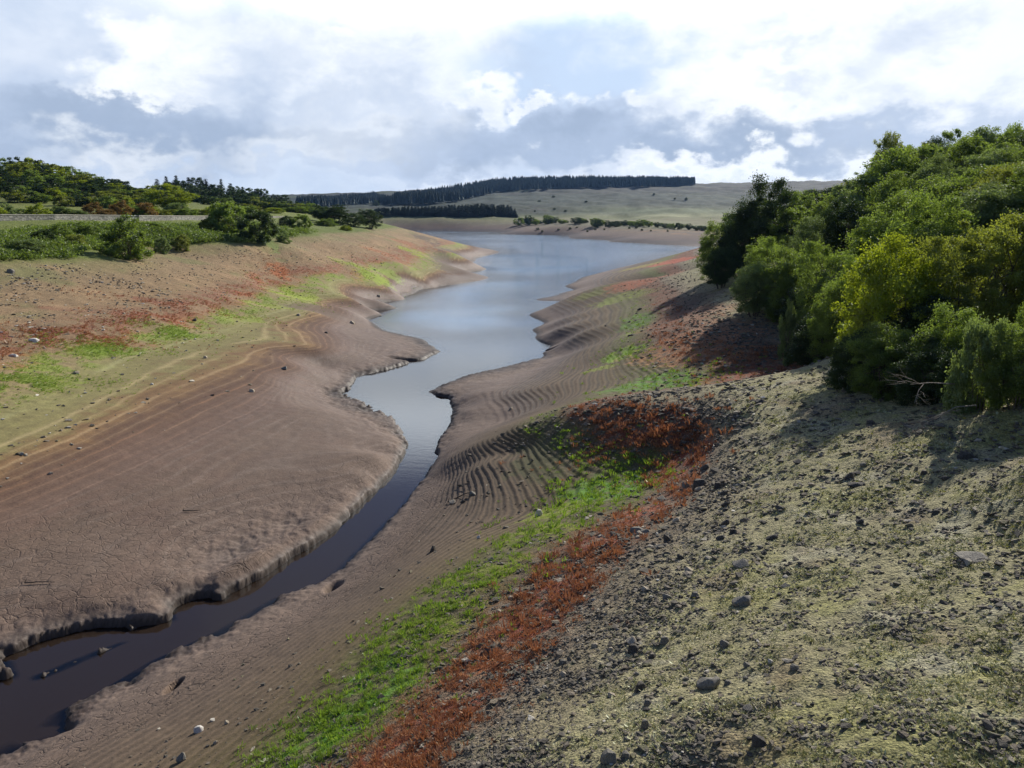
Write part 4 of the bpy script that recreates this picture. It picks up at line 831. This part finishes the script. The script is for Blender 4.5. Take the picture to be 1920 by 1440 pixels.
for a in [
 (1312,915,46,24,DARK,'large dark flat-topped boulder at the lip of the bowl beside the red plants'),
 (1010,966,20,16,WHITE,'bright white stone standing on the green slope below the bowl'),
 (1388,1062,40,20,GREY,'grey slab with a flat top in the gravel, dark hollow under its near side'),
 (1193,998,38,13,GREY,'long smooth pale-topped slab just right of the red strip'),
 (1425,757,24,12,DARK,'dark stone capped by a white one, alone on the moss near the gully rim'),
 (1430,748,12,6,WHITE,'small white stone resting against the lone dark stone near the gully rim'),
 (1812,858,38,15,DARK,'dark low rock on the mossy ground toward the tree shadow'),
 (1822,1048,74,17,GREY,'long flat slab half sunk in moss at the right side'),
 (1608,911,42,10,DARK,'thin dark slab lying flat on moss in the middle of the plateau'),
 (1393,1133,50,26,GREY,'rounded grey boulder with lichen below the slab with the dark hollow'),
 (1330,1288,62,30,GREY,'widest flat slab of the foreground gravel, its top tilted to the camera'),
 (1200,1294,36,24,DARK,'dark wedge stone left of the widest foreground slab'),
 (1143,1426,44,34,GREY,'big rounded stone cut by the bottom edge of the picture'),
 (1422,1396,38,26,DARK,'blocky stone with a bright right face near the bottom edge'),
 (1208,1366,28,26,GREY,'upright angular grey stone above the big rounded one'),
 (1245,1205,30,18,GREY,'grey boulder at the left end of the stone cluster in the middle foreground'),
 (1187,1222,30,20,DARK,'round dark stone at the left of the foreground cluster'),
 (1358,1212,28,18,GREY,'squat grey stone with pale chips at the right of the foreground cluster'),
 (1490,1254,22,14,GREY,'grey cobble alone on moss right of the widest slab'),
 (1444,1243,14,12,WHITE,'small tilted stone with a white edge on the moss'),
 (812,1034,14,17,DARK,'dark upright stone alone on the ribbed mud slope'),
 (848,944,16,10,PALE,'pale stone at the foot of the ribbed mud terraces'),
 (886,928,16,9,GREY,'grey stone perched on the mud ribs above the pale one'),
 (897,1010,9,9,WHITE,'little white stone low on the olive mud slope'),
 (868,943,12,9,DARK,'dark cobble beside the pale stone at the foot of the mud ribs'),
 (372,1372,26,15,WHITE,'white stone lying on cracked mud near the bottom left'),
 (340,1428,26,26,GREY,'grey stone cut by the bottom edge left of the green plants'),
 (425,1357,12,9,PALE,'small cream stone right of the white stone on cracked mud'),
 (405,1395,14,10,PALE,'brownish stone between the white stone and the green plants'),
 (472,735,13,7,PALE,'pale-topped stone alone high on the mud flat across the stream'),
 (533,693,13,8,GREY,'round grey stone on the brown slope above the mud flat'),
 (95,889,13,6,PALE,'cream stone on the dark lower band of the left bank'),
 (63,641,24,8,WHITE,'broad whitish slab on the red earth at the left'),
 (25,668,22,7,WHITE,'whitish slab at the left picture edge on the red earth'),
 (142,700,17,6,PALE,'narrow pale slab in the grass of the left bank'),
 (20,511,17,9,GREY,'grey block just below the left edge bush'),
 (385,672,9,6,PALE,'tiny pale stone on the tan drift line of the left bank'),
 (365,602,9,7,DARK,'dark stone at the right end of the orange-red patch'),
 (285,722,7,5,WHITE,'tiny white stone on the brown band of the left bank'),
 (710,556,9,5,PALE,'pale stone on the shore slope near the first inlet'),
 (660,607,12,7,PALE,'brown-lit stone on the slope above the first inlet'),
 (560,592,11,6,PALE,'pale stone on the dark silt mound of the left bank'),
 (612,625,9,5,DARK,'dark stone below the silt mound on the left bank'),
 (958,768,9,6,PALE,'small pale stone on the smooth mud beside the ribbed slope'),
 (1495,868,20,9,DARK,'dark flat stone in the middle of the gravel fan'),
 (1450,1010,34,12,DARK,'long dark stone low in the gravel right of the boulder'),
 (1345,915,22,14,DARK,'second dark block, just right of the large boulder at the bowl lip'),
 (1285,915,20,16,GREY,'grey block left of the large boulder at the bowl lip'),
 (1250,1015,18,20,DARK,'dark pointed stone below the long smooth slab'),
]: rock(*a)
ZONES = [  # corner pixels x0 y0 x1 y1, number, width range, stones, label, group
 (1180,870,1480,1130,80,(9,24),(DARK,GREY,GREY,PALE),'small angular stone among many in the gravel right of the boulder','stones in the gravel right of the boulder'),
 (1480,790,1900,1000,34,(8,24),(DARK,GREY,DARK),'small dark stone scattered on the mossy plateau below the wood','stones on the mossy plateau'),
 (960,1180,1420,1430,70,(9,26),(GREY,PALE,DARK),'stone among many in the gravel at the bottom of the picture','stones in the foreground gravel'),
 (1480,1060,1915,1430,22,(7,18),(DARK,GREY),'small dark stone sunk in the moss at the bottom right','stones in the lower right moss'),
 (0,505,430,640,54,(5,10),(PALE,PALE,WHITE,GREY),'small pale stone among many on the slope below the left bushes','stones on the slope below the left bushes'),
 (430,470,720,600,34,(4,8),(PALE,GREY,DARK),'small stone among many on the pinkish slope toward the left point','stones on the slope toward the left point'),
 (1130,580,1420,680,34,(5,11),(DARK,DARK,GREY),'small dark stone scattered on the pink earth beyond the second gully','stones beyond the second gully'),
 (830,1010,1080,1160,26,(7,16),(DARK,GREY,PALE),'dark stone among many between the green plants and the red plants','stones between green and red plants'),
]
rocks_px = 0
for (x0, y0, x1, y1, n, (w0, w1), ms, lb, gp) in ZONES:
    for _ in range(int(n*.68)):
        px, py = jit(x0, x1), jit(y0, y1); w = w0+(w1-w0)*random.random()**1.6
        rock(px, py, w, w*(jit(.2, .32) if px < 720 else jit(.35, .65)), random.choice(ms), lb, gp)
def scatter_mesh(name, shapes, P, S, rng, tone, material, label, cat, sink=.15):
    co = []; q = []; tn = []; base = 0
    which = rng.integers(0, len(shapes), len(P))
    for k, (v, f) in enumerate(shapes):
        I = np.where(which == k)[0]
        if not len(I): continue
        a = rng.uniform(0, 2*np.pi, len(I)); c, s = np.cos(a), np.sin(a); sc = S[I][:, None]*rng.uniform(.7, 1.3, (len(I), 3))
        V = v[None]*sc[:, None, :]; X = V[..., 0]*c[:, None]-V[..., 1]*s[:, None]; Y = V[..., 0]*s[:, None]+V[..., 1]*c[:, None]; Z = V[..., 2]
        W = np.stack([X, Y, Z], -1)+P[I][:, None, :]; co.append(W.reshape(-1, 3)); n = len(v)
        q.append((f[None]+(np.arange(len(I))*n)[:, None, None]+base).reshape(-1, f.shape[1])); base += n*len(I); tn.append(np.repeat(tone[I], n))
    me = mesh_np(name, np.concatenate(co), np.concatenate(q), False)
    at = me.attributes.new('tone', 'FLOAT', 'POINT'); at.data.foreach_set('value', np.concatenate(tn).astype(np.float32))
    return finish(link(name, me, material), label, cat, kind='stuff')
def hull_arrays(seed, n, flat, long):
    bm = hull(seed, n, flat, long); bmesh.ops.triangulate(bm, faces=bm.faces); bm.verts.index_update()
    v = np.array([p.co[:] for p in bm.verts]); f = np.array([[x.index for x in g.verts] for g in bm.faces]); bm.free(); return v, f
def gravel():
    rng = np.random.default_rng(21); n = int(330000*GRAVQ)
    px = rng.uniform(-120, 2040, n); py = 1520-(1520-450)*rng.uniform(0, 1, n)**1.0
    P = place_many(px, py); ok = ~np.isnan(P[:, 0]); P = P[ok]; x, y = P[:, 0], P[:, 1]; r = np.hypot(x, y); v = LV(x, y); R = right_side(x, y) > 0
    d = sst(v, 4.0, 4.9)*(1-sst(v, 8.2, 9))*R*(0.30+0.90*sst(fbm(x, y, 1.8, 3, 91)+.5*fbm(x, y, .5, 2, 92), -.05, .45))*(1-.90*sst(v+.8*fbm(x, y, 2.5, 3, 95), 5.3, 6.1))
    d = np.maximum(d, R*.30*sst(v, 2.9, 3.6)*sst(fbm(x, y, .9, 3, 93), -.1, .3)); d = np.maximum(d, R*.02*sst(v, 1.0, 2.0)*(r < 40))
    d = np.maximum(d, (~R)*(.42*sst(v, 4.0, 5.2)*(1-sst(v, 8, 8.6))*sst(fbm(x, y, 5, 3, 94), -.25, .35)+.015*sst(v, 1.5, 2.5)))
    d = d*(v < 9)
    k = rng.uniform(0, 1, len(x)) < d; P = P[k]; r = r[k]; Rk = R[k]
    S = (0.036+0.080*rng.uniform(0, 1, len(P))**3)*np.clip(r/14, .8, 3.2)*np.where(rng.uniform(0, 1, len(P)) < .06, 1.9, 1); S = np.minimum(S, .30)
    tone = np.where(Rk, rng.beta(1.6, 2.6, len(P)), rng.beta(3.2, 1.8, len(P))); P[:, 2] += S*.1
    sh = [hull_arrays(400+i, 9, .55, 1.3) for i in range(7)]
    scatter_mesh('gravel', sh, P, S, rng, tone, stone_mat('gravel_stone', True), 'loose grey and brown gravel strewn over both banks', 'gravel')
gravel()
# ------------------------------------------------------------------ small ground plants
def tuft(seed, n, hgt, spread, wid):
    rng = np.random.default_rng(seed); v = []; f = []
    for i in range(n):
        a = rng.uniform(0, 6.283); b = rng.uniform(0, spread*.5); o = np.array([math.cos(a)*b, math.sin(a)*b, -.1*hgt]); l = rng.uniform(.15, .6)*spread
        tip = o+np.array([math.cos(a)*l, math.sin(a)*l, hgt*rng.uniform(.6, 1.2)]); p = np.array([-math.sin(a), math.cos(a), 0])*wid*rng.uniform(.6, 1.3)
        m = (o+tip)/2+np.array([0, 0, hgt*.12]); k = len(v); v += [o, m+p, tip, m-p]; f.append([k, k+1, k+2, k+3])
    return np.array(v), np.array(f)
def plants(name, label, n, dens, material, shapes, size, seed, box=(-100, 1950, 560, 1520)):
    rng = np.random.default_rng(seed); n = int(n*GRAVQ); P = place_many(rng.uniform(box[0], box[1], n), rng.uniform(box[2], box[3], n)); P = P[~np.isnan(P[:, 0])]
    x, y = P[:, 0], P[:, 1]; r = np.hypot(x, y); v = LV(x, y); R = (right_side(x, y) > 0)
    k = rng.uniform(0, 1, len(x)) < dens(x, y, v, R, r); P = P[k]; r = r[k]
    S = size*rng.uniform(.6, 1.4, len(P))*np.clip(r/16, .8, 1.7)*np.where(rng.uniform(0, 1, len(P)) < .12, 1.7, 1); tone = np.clip(.5+.8*fbm(P[:, 0], P[:, 1], 1.5, 3, seed)+rng.normal(size=len(P))*.22, 0, 1)
    scatter_mesh(name, shapes, P, S, rng, tone, material, label, 'ground plants')
REDM = leaf_mat('red_stems', (118, 76, 58), (184, 134, 90), (170, 112, 74), .3); GRNM = leaf_mat('fresh_green_plants', (72, 96, 34), (158, 178, 62), (160, 194, 56), .35); MOSS = leaf_mat('moss_and_lichen', (120, 120, 62), (204, 202, 160), (160, 160, 70), .2)
TF = [tuft(500+i, 10, .8, 1.2, .10) for i in range(5)]
def blobs(x, y, cols):
    m = np.zeros(len(x))
    for a in PATCH:
        if a[5] in cols:
            q = on_z(*a[:3]); m = np.maximum(m, g2(x, y, q[0], q[1], a[3], a[4], -math.atan2(q[0], q[1]))*a[6])
    return m
def dr(x, y, v, R, r):
    w = fbm(x, y, .5, 4, 81)+.3*fbm(x, y, 2, 3, 83); b = blobs(x, y, [RED, ORG, (150,76,48), (124,68,44), (130,74,52), (160,92,66)])
    return np.where(R, 1, .45)*(r < 100)*np.clip(.90*sst(v, 3.8, 4.05)*(1-sst(v, 4.6, 4.95))*(1-sst(w, .0, .22))+.7*b*(w < .2), 0, 1)
def dg(x, y, v, R, r):
    w = fbm(x, y, .5, 4, 81); b = blobs(x, y, [GRN, YGR, (128,160,44)])
    return np.where(R, 1, .45)*(r < 100)*np.clip(.42*sst(v, 2.85, 3.1)*(1-sst(v, 3.5, 3.8))*(1-sst(w, -.1, .15))+1.0*b*(w < .3), 0, 1)
def dm(x, y, v, R, r): return R*(r < 40)*sst(v, 5.2, 6.0)*(1-sst(v, 8.3, 9))*.5*sst(fbm(x, y, 1.2, 3, 61)+.3*fbm(x, y, .3, 2, 84), -.25, .35)
plants('red_plants', 'low crimson and orange water-edge plants in a band along the right bank', 60000, dr, REDM, TF, .085, 31)
plants('green_plants', 'low fresh green plants in a band below the red ones', 70000, dg, GRNM, TF, .075, 32)
plants('moss', 'thin moss and pale lichen tufts over the stony plateau', 80000, dm, MOSS, [tuft(520+i, 6, .45, 1.3, .16) for i in range(4)], .055, 33, (900, 2000, 700, 1520))
def dl(lo, hi, cols, sc):
    def f(x, y, v, R, r):
        w = fbm(x, y, 2.2, 4, 82)+.6*fbm(x, y, .6, 3, 85); b = blobs(x, y, cols); return (~R)*(r < 230)*np.clip(sc*sst(v, lo-.15, lo+.1)*(1-sst(v, hi, hi+.3))*(1-sst(w, -.05, .2))+.9*b*(w < .15), 0, 1)
    return f
REDL = leaf_mat('rusty_carpet', (150, 96, 66), (186, 134, 92), (180, 120, 80), .3); GRNL = leaf_mat('lime_carpet', (112, 132, 50), (168, 182, 84), (160, 184, 70), .35)
plants('red_plants', 'thin rusty ground plants on the red earth of the left bank', 90000, dl(3.9, 4.7, [(166,98,54),(160,98,62),(166,98,66),(156,88,60),(150,90,66),(144,84,62),(166,106,70),(162,104,74)], .35), REDL, TF, .052, 34, (-60, 880, 455, 760))
plants('green_plants', 'thin lime green ground plants on the left bank', 90000, dl(3.1, 3.6, [(120,140,48),(120,142,44),(126,138,50),(136,148,56),(142,156,52),(140,152,54),(138,156,48),(146,158,48),(130,150,50)], .3), GRNL, TF, .052, 35, (-60, 880, 455, 800))
# ------------------------------------------------------------------ road wall, gate, sticks
def wall_piece(pl, h, th, name, label):
    """a masonry parapet following the road, with coping, from pixel stations (x, forward distance)"""
    pts = []
    for (a, b) in zip(pl[:-1], pl[1:]):
        for i in range(12):
            f = i/12; pts.append((a[0]+(b[0]-a[0])*f, a[1]+(b[1]-a[1])*f, a[2]+(b[2]-a[2])*f))
    pts.append(pl[-1]); W = [at_d(px, pt, Y) for (px, Y, pt) in pts]
    def strip(off0, off1, z0, z1, nm, m, parent):
        bm = bmesh.new(); rows = []
        for i, (x, y, zt) in enumerate(W):
            a = W[max(i-1, 0)]; b = W[min(i+1, len(W)-1)]; d = Vector((b[0]-a[0], b[1]-a[1], 0)).normalized(); nrm = Vector((-d.y, d.x, 0)); wob = jit(-.02, .02)
            rows.append([bm.verts.new(Vector((x, y, 0))+nrm*o+Vector((0, 0, zt+zz+wob))) for (o, zz) in ((off0, z0), (off1, z0), (off1, z1), (off0, z1))])
        for r0, r1 in zip(rows[:-1], rows[1:]):
            for k in range(4): bm.faces.new((r0[k], r0[(k+1) % 4], r1[(k+1) % 4], r1[k]))
        bm.faces.new(rows[0]); bm.faces.new(rows[-1][::-1]); bmesh.ops.recalc_face_normals(bm, faces=bm.faces)
        me = bpy.data.meshes.new(nm); bm.to_mesh(me); bm.free(); return link(nm, me, m, parent)
    r = bpy.data.objects.new(name, None); C.objects.link(r); finish(r, label, 'wall')
    strip(-th/2, th/2, -h-1.2, -.12, 'masonry', MAS, r); strip(-th/2-.05, th/2+.05, -.12, 0, 'coping', COP, r)
def masonry():
    m, t, b = mat('masonry'); P = t.new('ShaderNodeTexCoord').outputs['Object']
    v = t.new('ShaderNodeTexVoronoi'); mp = t.new('ShaderNodeMapping'); t.l.new(P, mp.inputs[0]); mp.inputs['Scale'].default_value = (2.2, 2.2, 5); t.l.new(mp.outputs[0], v.inputs['Vector']); v.inputs['Scale'].default_value = 1.0
    n = t.noise(P, 4, 5, .6); sp = t.new('ShaderNodeSeparateColor'); t.l.new(v.outputs['Color'], sp.inputs[0])
    c = t.mix(sp.outputs[0], (*lin(112, 110, 106), 1), (*lin(168, 164, 154), 1)); c = t.mix(t.ss(n, .45, .7), c, (*lin(96, 98, 84), 1)); t.l.new(c, b.inputs[0]); b.inputs['Roughness'].default_value = .9
    t.l.new(bump(t, v.outputs['Distance'], .8, .05), b.inputs['Normal']); return m
MAS = masonry(); COP = flatstone('coping_stone', (150, 146, 136), (186, 180, 168))
wall_piece([(-140,97,401),(0,107,401.5),(100,115,402),(232,129,403)], .9, .4, 'road_wall', 'long pale stone wall along the road, from the left edge to the white gate')
wall_piece([(258,132,403.5),(320,142,404),(388,157,404.5)], .85, .4, 'road_wall', 'pale stone wall along the road right of the white gate, ending in the thicket')
wall_piece([(492,196,405),(530,214,405.3)], .8, .4, 'road_wall', 'short far piece of pale road wall seen between the thicket and the bush pair')
def boxm(name, m, parent, c, s, rz=0):
    bm = bmesh.new(); bmesh.ops.create_cube(bm, size=1); bmesh.ops.scale(bm, vec=s, verts=bm.verts); bmesh.ops.bevel(bm, geom=list(bm.edges), offset=min(s)*.12, segments=1, affect='EDGES')
    me = bpy.data.meshes.new(name); bm.to_mesh(me); bm.free(); o = link(name, me, m, parent); o.location = c; o.rotation_euler = (0, 0, rz); return o
def gate():
    m, t, b = mat('white_paint'); n = t.noise(t.new('ShaderNodeTexCoord').outputs['Object'], 8, 4, .6); t.l.new(t.mix(t.ss(n, .4, .7), (.72, .72, .70, 1), (.55, .55, .52, 1)), b.inputs[0]); b.inputs['Roughness'].default_value = .6
    a = at_d(233, 404, 129.3); e = at_d(257, 404, 131.8); L = math.hypot(e[0]-a[0], e[1]-a[1]); rz = math.atan2(e[1]-a[1], e[0]-a[0])
    r = bpy.data.objects.new('gate', None); C.objects.link(r); r.location = (a[0], a[1], a[2]-1.1); r.rotation_euler = (0, 0, rz); finish(r, 'white barred gate in the gap of the road wall', 'gate')
    for k in range(4): boxm('rail', m, r, (L/2, 0, .35+.24*k), (L-.16, .05, .09))
    boxm('post', m, r, (0.02, 0, .45), (.12, .12, 1.5)); boxm('post', DARK, r, (L-.02, 0, .45), (.16, .16, 1.4))
gate()
def road():
    st = [(-200,104,410),(0,112,409),(200,132,408),(380,163,407.5),(520,216,407),(640,300,406)]; bm = bmesh.new(); prev = None
    for px, Y, py in st:
        x, y, z = at_d(px, 405, Y); 
        z = at_d(px, 402, Y/1.05)[2]-.95; a = bm.verts.new((x, y, z)); b = bm.verts.new((x-3.5, y+3.6, z)); 
        if prev: bm.faces.new((prev[0], a, b, prev[1]))
        prev = (a, b)
    bmesh.ops.recalc_face_normals(bm, faces=bm.faces); me = bpy.data.meshes.new('road'); bm.to_mesh(me); bm.free()
    m, t, b = mat('asphalt'); n = t.noise(t.new('ShaderNodeTexCoord').outputs['Object'], 20, 4, .7); t.l.new(t.mix(n, (.04, .04, .042, 1), (.075, .073, .07, 1)), b.inputs[0]); b.inputs['Roughness'].default_value = .9
    finish(link('road', me, m), kind='structure')
road()
WOODM = bark_mat('driftwood', (48, 40, 34), (84, 74, 64)); PALEW = bark_mat('bleached_wood', (120, 110, 96), (164, 154, 138))
def stick(p0, p1, r, label, m=WOODM, twig=True, lift=.04):
    a = Vector(place(*p0)); b = Vector(place(*p1)); L = (b-a).length; co, q = [], []
    pts = [a.lerp(b, f) for f in (0, .3, .6, 1)]; pts = [Vector((p.x+jit(-.04, .04)*L, p.y+jit(-.04, .04)*L, float(H(p.x, p.y)[0])+lift+r)) for p in pts]
    tube(co, q, pts, [r, r*.9, r*.7, r*.35]); 
    if twig: tube(co, q, [pts[0], pts[0]+Vector((.05*L, .1*L, .14*L))], [r*.7, r*.2], 5)
    finish(link('stick', mesh_np('stick', np.array(co), np.array(q)), m), label, 'stick')
stick((343, 962), (375, 960), .03, 'dark stick lying on the mud flat across the stream'); stick((49, 1096), (104, 1095), .022, 'thin bent twig on the mud flat at the left')
stick((1574, 1297), (1587, 1290), .012, 'small bleached twig on the moss at the bottom right', PALEW, False)
stick((840, 946), (892, 922), .03, 'old root lying across the mud ribs', WOODM)
def dead_branch(px, py, Y, L, lean, label, seed):
    rng = random.Random(seed); x, y, z = at_d(px, py, Y); co, q = [], []
    def grow(p, d, l, r, k):
        e = p+d*l+Vector((0, 0, -.06*l)); mdl = p.lerp(e, .5)+Vector((rng.uniform(-.1, .1), rng.uniform(-.1, .1), rng.uniform(-.02, .1)))*l; tube(co, q, [p, mdl, e], [r, r*.75, r*.45], 5)
        if k:
            for _ in range(3):
                o = p.lerp(e, rng.uniform(.35, .95)); dd = (d+Vector((rng.uniform(-.8, .8), rng.uniform(-.8, .8), rng.uniform(-.5, .6)))).normalized(); grow(o, dd, l*rng.uniform(.45, .7), r*.5, k-1)
    grow(Vector((0, 0, 0)), Vector(lean).normalized(), L, .019, 3)
    o = link('dead_branch', mesh_np('dead_branch', np.array(co), np.array(q)), PALEW); o.location = (x, y, z); finish(o, label, 'branch')
dead_branch(1790, 720, 21.5, 1.5, (-1, -.3, .12), 'bare grey branch reaching left out of the dark foot of the wood', 3)
dead_branch(1830, 760, 20.5, 1.3, (-1, -.3, -.12), 'lower bare branch drooping to the ground under the wood edge', 5)

def haze():
    bm = bmesh.new(); bmesh.ops.create_cube(bm, size=1); bmesh.ops.scale(bm, vec=(5600, 5600, 150), verts=bm.verts)
    me = bpy.data.meshes.new('haze'); bm.to_mesh(me); bm.free(); m = bpy.data.materials.new('haze'); m.use_nodes = True; t = N(m.node_tree); t.n.clear()
    v = t.new('ShaderNodeVolumePrincipled'); v.inputs['Color'].default_value = (.30, .54, 1, 1); v.inputs['Density'].default_value = 0.00005; v.inputs['Anisotropy'].default_value = .3
    o = t.new('ShaderNodeOutputMaterial'); t.l.new(v.outputs[0], o.inputs['Volume']); ob = link('haze', me, m); ob.location = (0, 0, 68)
    finish(ob, 'thin blue distance haze over the valley', 'haze', kind='stuff')
if HAZE: haze()
print('ZMIN', Zf.min(), 'ZMAX', Zf.max())
